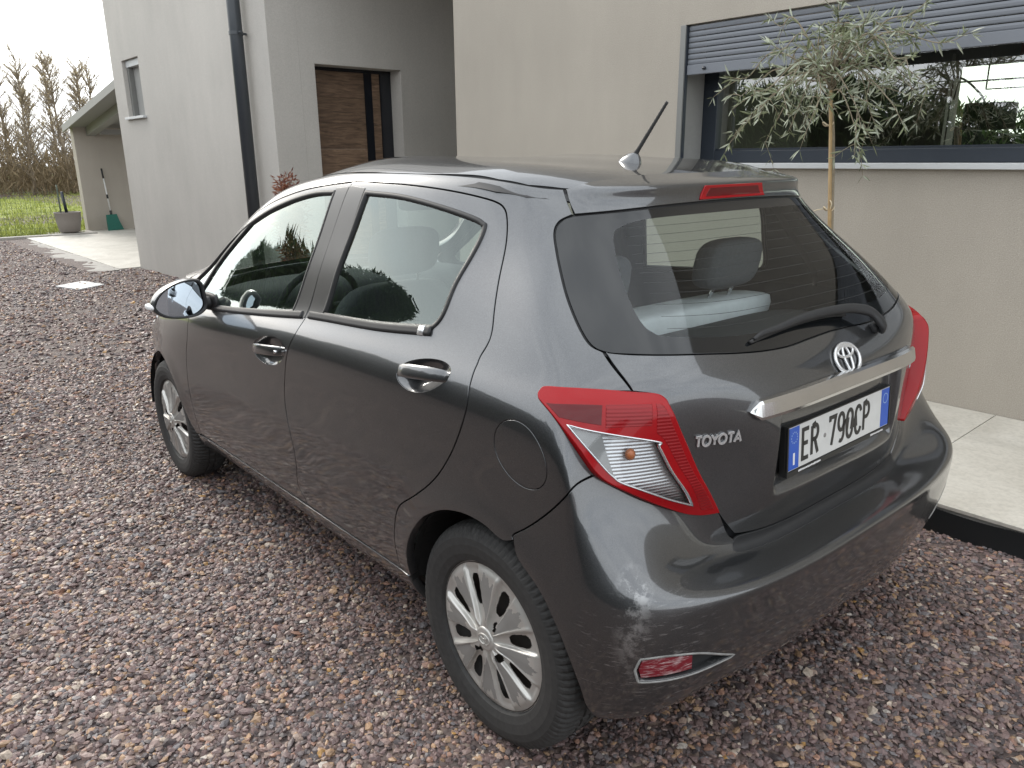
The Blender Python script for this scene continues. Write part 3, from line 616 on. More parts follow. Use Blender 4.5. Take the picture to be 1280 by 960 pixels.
    panel('grey_lens', fl(spline_loop([cor(q) for q in TR['GRY'][:3]] + TR['GRY'][3:])), [], 'lens_grey', lamp, off=LOFF(.003), gap=.001, flange=0)
    ribbon('lens_rim', Wl, [(-.002, .008), (-.0012, .0120), (.0012, .0120), (.003, .008)], 'lamp_silver', lamp, off=LOFF(-.002))
    panel('brake_lens', fl(spline_loop([cor(q) for q in TR['BRKL']])), [], 'lens_red_ribbed', lamp, off=LOFF(.0092), gap=.001, flange=.002)
    panel('upper_lens', fl(spline_loop([cor(q) for q in TR['UPL']])), [], 'lens_red_deep', lamp, off=LOFF(.0088), gap=.001, flange=.002)
    panel('side_lens', fl(spline_loop([cor(TR['SIDL'][0])] + TR['SIDL'][1:4] + [cor(TR['SIDL'][4]), cor(TR['SIDL'][5])] + TR['SIDL'][6:8] + [cor(TR['SIDL'][8])])), [], 'lens_red_ribbed', lamp, off=LOFF(.0090), gap=.001, flange=.002)
    bc = ev(fl(np.array([[3.357, 7.45]]))[:, 0], [7.45])[0] - nrm(fl(np.array([[3.357, 7.45]]))[:, 0], [7.45])[0] * -.030
    mesh_obj('indicator_bulb', *blob_geo(bc, (.011, .012, .013), 1.0, 14, 8), 'bulb_orange', lamp, smooth=True)
    panel('inner_lining', fl(spline_loop([(.02, .1, 1), (3.6, .1, 1)] + [(p[0] - .15, p[1] + .1) for p in bump_arch[::-1]] + [(5.95, 5.6)] + [(p[0] + .08, p[1] + .25) for p in qa[2:]] + [(6.95, .1, 1), (10.45, .1, 1)] + [(p[0] + (p[0] - 11.4) * .16, min(p[1] + .35, 5.5)) for p in sorted(ARCH_F, key=lambda p: p[0])[1:-1]] + [(12.65, .1, 1), (14.98, .1, 1), (14.98, 7.0, 1), (12.5, 8.2), (11.3, 9.3), (10.4, 9.1), (8, 9.45), (6, 9.6), (4, 9.6), (2, 9.7), (.02, 9.7, 1)], 3)), [], 'cabin_dark', car, off=-.03, gap=0, flange=0, du=.14, dv=.3)
bump = panel('rear_bumper', BUMP, [REFL, mirror(REFL)], 'paint', car, du=.05, dv=.10, hole_flange=.022)
for fl in ((lambda L: L), mirror):
    panel('reflector_recess', inset(densify(ccw(fl(REFL))), -.002), [], 'black_trim', bump, off=-.018, gap=0, flange=0)
    panel('red_reflector', fl(spline_loop([(3.20, 2.03, 1), (3.16, 2.22, 1), (2.8, 2.23), (2.42, 2.12, 1), (2.40, 1.84, 1), (2.88, 1.87), (3.16, 1.88, 1)])), [], 'reflector', bump, off=-.004, gap=.001, flange=.012)
    ribbon('scraped_edge', fl(spline_loop([(3.24, 2.05, 1), (3.18, 2.26, 1), (2.8, 2.27), (2.34, 2.14), (1.84, 1.78, 1), (2.29, 1.76), (2.88, 1.82), (3.18, 1.84, 1)])), [(.001, -.006), (-.0012, .0008), (-.004, .0012), (-.0065, .0002)], 'scraped', bump)
panel('step_trim', spline_loop(sym([(0, 5.40), (.5, 5.42), (1.45, 5.58), (1.58, 5.40, 1), (1.45, 4.98), (.5, 4.86), (0, 4.85)])), [], 'black_trim', bump, off=.0015, gap=0, flange=.004)
tg = panel('tailgate', TGATE, [], 'paint', car, du=.035, dv=.07)
rg = panel('rear_window', RGLASS, [FRIT], 'black_trim', car, off=-.001, gap=.003, du=.08, dv=.12, hole_flange=0)
MATS['frit'] = pbr('frit', (.008, .009, .010), .06, spec=.6); rg.data.materials[0] = MATS['frit']
panel('window_glass', inset(densify(ccw(FRIT)), -.0005), [], 'rear_glass', rg, off=-.001, gap=0, flange=0, du=.08, dv=.12)
for k in range(11):        # heater wires
    v_ = 10.45 + k * .205; hw = 2.7 - .02 * abs(k - 5)
    ribbon('heater_wire', np.stack([np.linspace(-hw, hw, 40), np.full(40, v_)], 1), [(-.0006, -.0012), (0, -.0008), (.0006, -.0012)], 'black_trim', rg, closed=False)
panel('rubber_gap', inset(densify(ccw(RGLASS)), -.006), [inset(densify(ccw(RGLASS)), .004)], 'seal', rg, off=-.008, gap=0, flange=0)
sp = panel('roof_spoiler', SPOIL, [], 'paint', car, du=.06, dv=.06)
BRK = spline_loop([(.58, 13.12, 1), (.50, 13.60, 1), (-.50, 13.60, 1), (-.58, 13.12, 1)])
bl_ = panel('high_brake_lamp', BRK, [], 'lens_red', sp, off=.004, gap=.001, flange=.004, du=.05, dv=.06)
panel('brake_lens', spline_loop([(.48, 13.22, 1), (.42, 13.50, 1), (-.42, 13.50, 1), (-.48, 13.22, 1)]), [], 'lens_red_deep', bl_, off=.0052, gap=0, flange=.001, du=.05, dv=.06)
# front end
hood = panel('bonnet', spline_loop(sym15([(15, 7.2), (13.7, 7.16, 1), (12.95, 7.88), (12.06, 8.17, 1), (11.69, 9.0), (11.54, 9.7), (11.5, 10.05, 1), (12.2, 10.1), (13.5, 10.1), (15, 10.12)])), [], 'paint', car)
fb = panel('front_bumper', spline_loop(sym15([(15, 7.08), (13.66, 7.02, 1), (13.44, 6.28, 1), (12.5, 6.34, 1), (12.32, 5.2), (12.14, 3.3, 1)] + [p for p in sorted(ARCH_F, key=lambda p: p[0]) if p[0] > 12.14 and p[1] > .2] + [(12.5, .1, 1), (13.4, .05), (15, .05)])), [], 'paint', car)
panel('lower_grille', spline_loop(sym15([(15, 4.4), (14.0, 4.3), (13.5, 3.9, 1), (13.3, 1.4, 1), (14, 1.2), (15, 1.2)])), [], 'black_trim', fb, off=.003, gap=0)
panel('upper_grille', spline_loop(sym15([(15, 6.6), (14.2, 6.5), (13.7, 6.2, 1), (14.2, 5.7), (15, 5.6)])), [], 'black_trim', fb, off=.003, gap=0)
ws = panel('windscreen', spline_loop(sym15([(15, 10.32), (13.2, 10.32), (11.93, 10.42, 1), (11.90, 11.0), (11.86, 11.8), (11.80, 12.6), (11.68, 13.4), (11.52, 14.08, 1), (12.3, 14.14), (13.6, 14.18), (15, 14.2)])), [], 'front_glass', car, off=-.004, gap=0, flange=0, du=.15, dv=.3)
panel('cowl', spline_loop(sym15([(15, 10.12), (12.2, 10.10), (11.5, 10.06, 1), (11.3, 10.3, 1), (11.85, 10.48, 1), (13.2, 10.38), (15, 10.38)])), [], 'black_trim', car, off=-.012, gap=0, flange=0)
# roof: smooth sheet fitted to the rim of the body sides
_uu, _vv = np.meshgrid(np.linspace(0, 15, 90), np.linspace(14.0, 15, 9)); _q = ev(_uu.ravel(), _vv.ravel())
_mx = _uu.ravel() > 3.3; _q = _q[_mx]
_tg = np.array([(-.02, 0, 1.437), (.05, 0, 1.449), (.25, 0, 1.470), (.5, 0, 1.492), (.75, 0, 1.503), (1.0, 0, 1.499), (1.2, 0, 1.482), (-.01, .26, 1.433), (.01, .41, 1.423), (.04, .485, 1.41)])
def _rb(x, y):
    x = (np.asarray(x) - .6) / .8; y2 = (np.asarray(y) / .6) ** 2
    return np.stack([x ** i * y2 ** j for i in range(6) for j in range(4) if i + j < 7], -1)
_A = np.concatenate([_rb(_q[:, 0], _q[:, 1]), 6 * _rb(_tg[:, 0], _tg[:, 1])]); _bb = np.concatenate([_q[:, 2], 6 * _tg[:, 2]])
ROOFC = np.linalg.lstsq(_A, _bb, rcond=None)[0]
def roof_z(x, y): return _rb(x, y) @ ROOFC
def ring(u, v): return ev(np.array([u]), np.array([v]))[0]
rim = [ring(u, v)[:2] for u, v in [(0, 14.53), (.7, 14.52), (1.3, 14.5), (1.9, 14.37), (2.5, 14.22), (3.0, 14.02), (3.45, 13.86), (3.9, 13.90), (4.5, 13.96), (5.5, 14.04)] + [(u, 14.11) for u in np.arange(6, 11.6, .35)] + [(u, 14.16) for u in np.arange(11.6, 15.01, .3)]]
rim = np.array(rim + [(x, -y) for x, y in rim[::-1] if abs(y) > 1e-5])
def roof_panel():
    d = []
    for i in range(len(rim)):
        a, b = rim[i], rim[(i + 1) % len(rim)]; k = max(1, int(np.linalg.norm(b - a) / .012)); d += [a + (b - a) * t / k for t in range(k)]
    L = np.array(d); g = np.stack(np.meshgrid(np.arange(-.1, 1.5, .025), np.arange(-.62, .63, .025)), -1).reshape(-1, 2); g = g[inside(L, g)]
    g = g[np.array([((L - q) ** 2).sum(1).min() > .008 ** 2 for q in g])]
    n = len(L); r = delaunay_2d_cdt([Vector(q) for q in np.concatenate([L, g])], [(i, (i + 1) % n) for i in range(n)], [], 0, 1e-7)
    V = np.array([tuple(v) for v in r[0]]); F = np.array([f for f in r[2] if len(f) == 3]); F = F[inside(L, V[F].mean(1))]
    Z = roof_z(V[:, 0], V[:, 1]); P = np.c_[V, Z]; e = .004
    nx = -(roof_z(V[:, 0] + e, V[:, 1]) - roof_z(V[:, 0] - e, V[:, 1])) / (2 * e); ny = -(roof_z(V[:, 0], V[:, 1] + e) - roof_z(V[:, 0], V[:, 1] - e)) / (2 * e)
    Nn = np.c_[nx, ny, np.ones(len(V))]; Nn /= np.linalg.norm(Nn, axis=1, keepdims=True)
    F = [tuple(f) if np.cross(V[f[1]] - V[f[0]], V[f[2]] - V[f[0]]) > 0 else tuple(f[::-1]) for f in F]
    ro = mesh_obj('roof', P, F, 'paint', car, normals=Nn)
    P2 = P.copy(); P2[:, 2] -= .035
    mesh_obj('headliner', P2, F, 'headliner', ro, normals=-Nn)
    # drip channel filling the joint between roof and body sides
    Zr = roof_z(L[:, 0], L[:, 1]); cz = []
    V3 = []; F3 = []
    c0 = np.array([.55, 0])
    for (x, y), z in zip(L, Zr):
        o = np.array([x, y]) - c0; o /= np.linalg.norm(o)
        for dd, dz in ((-.004, -.001), (.002, -.012), (.016, -.016), (.030, -.030)): V3.append((x + o[0] * dd, y + o[1] * dd, z + dz))
    n = len(L)
    for i in range(n):
        j = (i + 1) % n
        for k in range(3): F3.append((i * 4 + k, i * 4 + k + 1, j * 4 + k + 1, j * 4 + k))
    mesh_obj('drip_channel', V3, F3, 'seal', ro, smooth=True)
    return ro
roof = roof_panel()
an = lambda x, y: float(roof_z(np.array([x]), np.array([y]))[0])
# antenna on the roof
az = an(.25, 0)
V, F = [], []
for k, (s_, h) in enumerate(((1.0, -.004), (.97, .004), (.80, .015), (.48, .026), (.2, .030))):
    for i in range(24):
        a = 2 * math.pi * i / 24; lx = .052 if math.cos(a) > 0 else .038
        V.append((.255 + lx * s_ * math.cos(a) - (1 - s_) * .022, .024 * s_ * math.sin(a), az + h))
for k in range(4):
    for i in range(24): j = (i + 1) % 24; F.append((k * 24 + i, k * 24 + j, (k + 1) * 24 + j, (k + 1) * 24 + i))
F.append(tuple(96 + i for i in range(24)))
ant = mesh_obj('antenna', V, F, 'paint', car, smooth=True)
base = np.array((.236, 0, az + .024)); tip = np.array((.120, 0, az + .165))
prof = []; n = 46
for i in range(n + 1):
    t = i / n; r = (.0062 - .0018 * t) * (1.0 + (.16 if (i % 3 == 0 and t > .12) else 0)) if t > .1 else .0085 - .02 * t
    prof.append((base + (tip - base) * t, r))
tube('antenna_mast', [q for q, r in prof], [r for q, r in prof], 'rubber', ant, 10)
# ------------------------------------------------------------------ lettering from strokes
def arc(cx, cy, rx, ry, a0, a1, n=14): return [(cx + rx * math.cos(math.radians(a0 + (a1 - a0) * i / n)), cy + ry * math.sin(math.radians(a0 + (a1 - a0) * i / n))) for i in range(n + 1)]
GL = {   # unit-high glyphs: (advance, strokes)
    'E': (.50, [[(.44, 1), (0, 1), (0, 0), (.44, 0)], [(0, .52), (.38, .52)]]),
    'R': (.54, [[(0, 0), (0, 1)], [(0, 1), (.24, 1)] + arc(.24, .76, .22, .24, 90, -90) + [(0, .52)], [(.22, .52), (.48, 0)]]),
    '7': (.50, [[(0, .86), (0, 1), (.46, 1), (.16, 0)]]),
    '9': (.54, [arc(.235, .70, .235, .30, 0, 360, 28), [(.47, .70), (.47, .36)] + arc(.24, .30, .23, .30, 0, -120, 10)]),
    '0': (.54, [[(0, .28), (0, .72)] + arc(.235, .72, .235, .28, 180, 0) + [(.47, .28)] + arc(.235, .28, .235, .28, 0, -180)]),
    'C': (.54, [arc(.235, .72, .235, .28, 15, 180) + [(0, .28)] + arc(.235, .28, .235, .28, 180, 345)]),
    'P': (.50, [[(0, 0), (0, 1), (.22, 1)] + arc(.22, .74, .24, .26, 90, -90) + [(0, .48)]]),
    'T': (.72, [[(0, 1), (.68, 1)], [(.34, 1), (.34, 0)]]),
    'O': (.92, [arc(.42, .5, .42, .5, 0, 360, 30)]),
    'Y': (.72, [[(0, 1), (.34, .48), (.68, 1)], [(.34, .48), (.34, 0)]]),
    'A': (.80, [[(0, 0), (.37, 1), (.74, 0)], [(.14, .32), (.60, .32)]]),
    'I': (.18, [[(.05, 0), (.05, 1)]]),
    'y': (.50, [[(0, .7), (.2, .1)], [(.42, .7), (.14, -.25), (0, -.28)]]), 'a': (.48, [arc(.18, .32, .18, .32, 0, 360, 18), [(.38, .66), (.36, 0)]]),
    'r': (.36, [[(.02, .66), (0, 0)], [(.0, .42), (.12, .62), (.30, .64)]]), 'i': (.18, [[(.05, .66), (.02, 0)]]), 's': (.40, [[(.34, .58), (.14, .66), (.04, .52), (.28, .2), (.16, 0), (0, .08)]]),
}
def stroke_geo(pts, w, t):
    """flat ribbon with thickness along a polyline in x,y (mitred)"""
    P = [Vector(p) for p in pts]; closed = (P[0] - P[-1]).length < 1e-6
    if closed: P = P[:-1]
    n = len(P); V = []; F = []
    for i in range(n):
        a = P[(i - 1) % n] if (closed or i) else None; b = P[(i + 1) % n] if (closed or i < n - 1) else None
        d0 = (P[i] - a).normalized() if a is not None else None; d1 = (b - P[i]).normalized() if b is not None else None
        d0 = d0 or d1; d1 = d1 or d0
        nn = Vector((-(d0 + d1).y, (d0 + d1).x)); 
        if nn.length < 1e-6: nn = Vector((-d1.y, d1.x))
        nn.normalize(); k = 1 / max(.5, nn.dot(Vector((-d1.y, d1.x)))); e = nn * w / 2 * k
        for s in (1, -1):
            q = P[i] + e * s; V.append((q.x, q.y, t)); V.append((q.x, q.y, 0))
    m = n if closed else n - 1
    for i in range(m):
        j = (i + 1) % n; a, b = 4 * i, 4 * j
        F += [(a, b, b + 2, a + 2), (a + 1, a, a + 2, a + 3)][:1] + [(a, a + 1, b + 1, b), (a + 2, b + 2, b + 3, a + 3)]
    if not closed: F += [(0, 2, 3, 1), (4 * (n - 1), 4 * (n - 1) + 1, 4 * (n - 1) + 3, 4 * (n - 1) + 2)]
    return V, F
def word_geo(text, h, w, t, xs=1.0, gap=.12, slant=0.0):
    parts = []; x = 0
    for ch in text:
        if ch == ' ': x += .34 * h; continue
        adv, st = GL[ch]
        for s in st:
            v, f = stroke_geo([((x + p[0] * h * xs + slant * p[1] * h), p[1] * h) for p in s], w, t); parts.append((v, f))
        x += (adv * xs + gap) * h
    V, F = join_geo(parts); return V, F, x - gap * h
# rear frame: text coordinates (right, up, out) -> car axes; the rear faces -X, reading direction is -Y
def rear_place(V, M): return [tuple(M @ Vector(v)) for v in V]
PLX, PLZ, TILT = -.4805, .798, .045
PM = Matrix.Translation((PLX, 0, PLZ)) @ Matrix.Rotation(TILT, 4, 'Y') @ Matrix(((0, 0, -1, 0), (-1, 0, 0, 0), (0, 1, 0, 0), (0, 0, 0, 1)))
def pm_box(name, x0, x1, y0, y1, z0, z1, mat, parent, bevel=0.0):
    bm = bmesh.new(); add_box(bm, (x0, y0, z0), (x1, y1, z1), bevel, PM); return bm_obj(name, bm, mat, parent)
plate = pm_box('number_plate', -.2600, .2600, -.0550, .0550, -.0015, .0010, 'plate_white', tg, .0008)
pm_box('plate_holder', -.2665, .2665, -.0690, .0590, -.020, -.0020, 'plate_black', plate, .003)
bmf = bmesh.new()
for lo, hi in (((-.2665, -.0690, -.002), (.2665, -.0560, .003)), ((-.2665, .0556, -.002), (.2665, .0590, .003)), ((-.2665, -.0555, -.002), (-.2606, .0552, .003)), ((.2606, -.0555, -.002), (.2665, .0552, .003))): add_box(bmf, lo, hi, .0008, PM)
bm_obj('plate_frame', bmf, 'plate_black', plate)
pm_box('blue_strip', -.2580, -.2130, -.0530, .0530, .0010, .0016, 'plate_blue', plate); pm_box('blue_strip', .2130, .2580, -.0530, .0530, .0010, .0016, 'plate_blue', plate)
for txt, x0 in (('ER', -.196), ('790CP', -.0655)):
    V, F, wd = word_geo(txt, .0740, .0105, .0012, .82, .17); mesh_obj('plate_lettering', rear_place([(x0 + v[0], v[1] - .037, v[2] + .0010) for v in V], PM), F, 'plate_black', plate)
V, F = lathe_geo([(0, .0012), (.0055, .0012), (.0060, .0)], 16, 'z'); mesh_obj('plate_seal', rear_place([(v[0] - .0900, v[1] - .002, v[2] + .001) for v in V], PM), F, 'grey_cap', plate)
V, F = stroke_geo([(-.2355, -.042), (-.2355, -.012)], .0075, .0006); mesh_obj('country_letter', rear_place([(v[0], v[1], v[2] + .0016) for v in V], PM), F, 'sticker_white', plate)
st = []
for k in range(12):
    a = math.radians(30 * k); cx, cy = -.2355 + .0135 * math.cos(a), .027 + .0135 * math.sin(a)
    pts = [(cx + r_ * math.cos(math.radians(90 + 36 * i)), cy + r_ * math.sin(math.radians(90 + 36 * i)), .0021) for i in range(10) for r_ in ((.0030 if i % 2 == 0 else .0013),)]
    st.append((pts, [tuple(range(10))]))
V, F = join_geo(st); mesh_obj('star_ring', rear_place(V, PM), F, 'eu_yellow', plate)
V, F = stroke_geo([(.2355 + .0135 * math.cos(math.radians(10 * i)), .026 + .0135 * math.sin(math.radians(10 * i))) for i in range(37)], .0022, .0006); mesh_obj('year_ring', rear_place([(v[0], v[1], v[2] + .0016) for v in V], PM), F, 'eu_yellow', plate)
for x0, x1 in ((-.215, -.115), (.155, .222)):      # dealer strip below the plate: tiny white print
    prt = []; x = x0; rr = random.Random(3)
    while x < x1:
        w_ = rr.uniform(.0035, .0065); prt.append(box_geo((x, -.0655 + rr.uniform(0, .0012), .0030), (x + w_, -.0595 - rr.uniform(0, .0014), .0034))); x += w_ + .0014
    V, F = join_geo(prt); mesh_obj('holder_print', rear_place(V, PM), F, 'sticker_white', plate)
# chrome bar above the plate, follows the tailgate
bar = catmull([(-1.74, 8.13), (-1.2, 8.20), (-.6, 8.24), (0, 8.25), (.6, 8.24), (1.2, 8.20), (1.74, 8.13)], 12)
def bar_geo():
    L = densify(bar, .012, False); P, Nn, T, I = frames(L, False); n = len(L); V = []; F = []
    upv = np.array([0, 0, 1.0])
    for i in range(n):
        t = abs(i / (n - 1) * 2 - 1); tp = min(1.0, (1 - t) / .06 + .03); hh = .0235 * tp
        nx = Nn[i] * np.array([1, 1, 0]); nx /= np.linalg.norm(nx)
        for a, h in ((1.0, -.004), (.95, .010), (.70, .016), (-.55, .021), (-.85, .020), (-1.0, .012), (-1.0, -.006)): V.append(P[i] + upv * a * hh + nx * (h * (0.35 + .65 * tp) if h > 0 else h))
    for i in range(n - 1):
        for k in range(6): F.append((i * 7 + k, (i + 1) * 7 + k, (i + 1) * 7 + k + 1, i * 7 + k + 1))
    F.append(tuple(range(7))); F.append(tuple((n - 1) * 7 + k for k in range(6, -1, -1)))
    return V, F
mesh_obj('chrome_bar', *bar_geo(), 'chrome_bar', tg)
# emblem: three ellipses
def surf_xy(cy, cz, th=0.0):
    """tailgate frame at a rear point (y, z)"""
    u, v = abs(cy) / .26, 8.5
    for _ in range(80):
        q = ev(u, v)[0]; e = .02; ju = (ev(u + e, v)[0] - q) / e; jv = (ev(u, v + e)[0] - q) / e
        A = np.array([[ju[1], jv[1]], [ju[2], jv[2]]]); d = np.clip(np.linalg.solve(A, [abs(cy) - q[1], cz - q[2]]), -.3, .3); u = max(u + .7 * d[0], 0); v += .7 * d[1]
    uu = u if cy >= 0 else -u
    return ev(uu, v)[0], nrm(uu, v)[0]
def rear_frame(cy, cz, lift=0.0):
    q, n = surf_xy(cy, cz); n = Vector(n); rt = Vector((0, -1, 0)); rt = (rt - n * rt.dot(n)).normalized(); up = n.cross(rt)
    q = Vector(q) + n * lift; return Matrix(((rt.x, up.x, n.x, q.x), (rt.y, up.y, n.y, q.y), (rt.z, up.z, n.z, q.z), (0, 0, 0, 1)))
EM = rear_frame(0, .977, .002)
def ell_tube(cx, cy, rx, ry, r, n=48): return tube_geo([(cx + rx * math.cos(2 * math.pi * i / n), cy + ry * math.sin(2 * math.pi * i / n), .002) for i in range(n)], r, 8, False, True)
V, F = join_geo([ell_tube(0, 0, .0570, .0385, .0052), ell_tube(0, .0185, .0370, .0140, .0040), ell_tube(0, -.001, .0150, .0335, .0040)])
mesh_obj('round_emblem', [tuple(EM @ Vector((v[0], v[1], max(v[2], -.001) * .9))) for v in V], F, 'badge', tg, smooth=True)
LMM = rear_frame(.482, .873, .001)
V, F, wd = word_geo('TOYOTA', .0230, .0055, .0035, 1.0, .10); mesh_obj('badge_lettering', [tuple(LMM @ Vector((v[0] - wd / 2, v[1] - .012, v[2]))) for v in V], F, 'badge', tg)
YM = rear_frame(-.47, .895, .001)
V, F, wd = word_geo('yaris', .036, .0058, .0035, 1.1, .06, .15); mesh_obj('badge_lettering', [tuple(YM @ Vector((v[0] - wd / 2, v[1] - .012, v[2]))) for v in V], F, 'badge', tg)
# rear wiper
def wp(u, v, lift): return ev(u, v)[0] + nrm(u, v)[0] * lift
def find_u(y, v):
    uu = np.linspace(-3, 3, 601); q = ev(uu, np.full(601, v)); return float(uu[np.abs(q[:, 1] - y).argmin()])
pv = wp(find_u(-.200, 9.42), 9.42, .012)
arm = [(-.203, 9.36, .018, .020), (-.196, 9.50, .030, .0215), (-.170, 9.92, .036, .0185), (-.115, 10.12, .032, .0160), (-.05, 10.20, .028, .0140), (.05, 10.24, .024, .0125), (.14, 10.23, .020, .0105), (.22, 10.18, .017, .0085), (.285, 10.15, .016, .007), (.322, 10.08, .013, .004)]
pts = [wp(find_u(y, v), v, l) for y, v, l, r in arm]; rad = [r for *_, r in arm]
pc = catmull([list(p) + [r] for p, r in zip(pts, rad)], 5)
V, F = [], []; sg = 10
for i, q in enumerate(pc):
    a = pc[max(i - 1, 0)][:3]; b = pc[min(i + 1, len(pc) - 1)][:3]; t = b - a; t /= np.linalg.norm(t)
    n0 = np.array([-.80, 0, .60]); n0 -= t * n0.dot(t); n0 /= np.linalg.norm(n0); w_ = np.cross(t, n0)
    for k in range(sg):
        an_ = 2 * math.pi * k / sg; V.append(q[:3] + w_ * q[3] * math.cos(an_) * .95 + n0 * min(q[3], .013) * .75 * math.sin(an_))
for i in range(len(pc) - 1):
    for k in range(sg): k2 = (k + 1) % sg; F.append((i * sg + k, i * sg + k2, (i + 1) * sg + k2, (i + 1) * sg + k))
F.append(tuple(range(sg))); F.append(tuple((len(pc) - 1) * sg + k for k in range(sg)))
wiper = mesh_obj('rear_wiper', V, F, 'black_trim', car, smooth=True)
bl2 = [wp(find_u(y, v), v, .005) for y, v in ((.33, 10.06), (.24, 10.15), (.14, 10.20), (.04, 10.21), (-.04, 10.18), (-.10, 10.12))]
tube('wiper_blade', catmull(bl2, 5), .0045, 'rubber', wiper, 6)
V, F = blob_geo((0, 0, 0), (.016, .016, .012), .8, 16, 8); M_ = rear_frame(-.2, float(pv[2]), .006); mesh_obj('wiper_cap', [tuple(M_ @ Vector(v)) for v in V], F, 'black_trim', wiper, smooth=True)

# ------------------------------------------------------------------ door mirrors
def mirror_build(s):
    # outline in (y outward, z) looking along the car; shell bulges forward (+x)
    out = catmull([(.835, 1.005), (.835, .962), (.87, .932), (.93, .925), (.99, .936), (1.025, .965), (1.020, 1.000), (.985, 1.040), (.93, 1.068), (.87, 1.076), (.842, 1.058)], 5, True)
    c = out.mean(0); n = len(out); V = []; F = []; X0 = 1.755
    def xr(y): return X0 + (y - .93) * .24          # face swept
    prof = ((1.0, -.004), (1.03, .012), (1.00, .045), (.90, .080), (.66, .108), (.30, .120), (.02, .122))
    for sc_, dx in prof:
        for y, z in out:
            yy = c[0] + (y - c[0]) * sc_; zz = c[1] + (z - c[1]) * sc_; V.append((xr(yy) + dx, s * yy, zz))
    for k in range(len(prof) - 1):
        for i in range(n): j = (i + 1) % n; F.append((k * n + i, k * n + j, (k + 1) * n + j, (k + 1) * n + i))
    mo = mesh_obj('door_mirror', V, F, 'paint', car, smooth=True)
    V = []; F = []
    for sc_, dx in ((1.0, -.004), (.965, -.009), (.90, -.006), (.88, .004)):
        for y, z in out: yy = c[0] + (y - c[0]) * sc_; zz = c[1] + (z - c[1]) * sc_; V.append((xr(yy) + dx, s * yy, zz))
    for k in range(3):
        for i in range(n): j = (i + 1) % n; F.append((k * n + i, k * n + j, (k + 1) * n + j, (k + 1) * n + i))
    mesh_obj('mirror_rim', V, F, 'black_trim', mo, smooth=True)
    V = [(X0 + .006 + (y - c[0]) * .885 * .10 + (z - c[1]) * .04, s * (c[0] + (y - c[0]) * .885), c[1] + (z - c[1]) * .885) for y, z in out]
    mesh_obj('mirror_glass', V, [tuple(range(n))], 'mirror_glass', mo)
    # arm and indicator
    b = ev(s * 10.30 if s > 0 else -10.30, 9.62)[0]
    v_, f_ = tube_geo([(xr(.80) + .055, s * .775, .972), (xr(.82) + .055, s * .815, .970), (xr(.86) + .05, s * .865, .972)], [.030, .026, .024], 12)
    mesh_obj('mirror_arm', v_, f_, 'black_trim', mo, smooth=True)
    v_, f_ = blob_geo((xr(1.02) + .038, s * 1.022, .976), (.045, .018, .013), .7, 18, 10); mesh_obj('indicator_lens', v_, f_, 'sticker_white', mo, smooth=True)
    v_, f_ = blob_geo((1.775 + .03, s * .797, .978), (.085, .012, .030), .6, 18, 8); mesh_obj('mirror_foot', v_, f_, 'black_trim', mo, smooth=True)
for s in (1, -1): mirror_build(s)

# ------------------------------------------------------------------ wheels
def tyre_geo():
    R0 = .302; prof = [(.196, .060), (.203, .072), (.206, .078), (.225, .0845), (.250, .0875), (.268, .0860), (.283, .0790), (.2925, .0700), (.2985, .0580), (.3010, .040), (.302, .0225), (.302, .0195), (.296, .018), (.296, .012), (.302, .0105), (.302, 0.0)]
    prof = prof + [(r, -h) for r, h in prof[::-1][1:]]
    seg = 288; V = []; F = []; m = len(prof)
    for k in range(seg):
        a = 2 * math.pi * k / seg; g = k % 3 == 0
        for r, h in prof:
            rr = r
            if g and .030 < abs(h) < .0795 and r > .28: rr = r - .0038
            if k % 6 == 1 and abs(h) < .030 and r > .30: rr = r - .005
            V.append((rr * math.cos(a), h, rr * math.sin(a)))
    for k in range(seg):
        k2 = (k + 1) % seg
        for i in range(m - 1): F.append((k * m + i, k2 * m + i, k2 * m + i + 1, k * m + i + 1))
    return V, F
TY = tyre_geo()
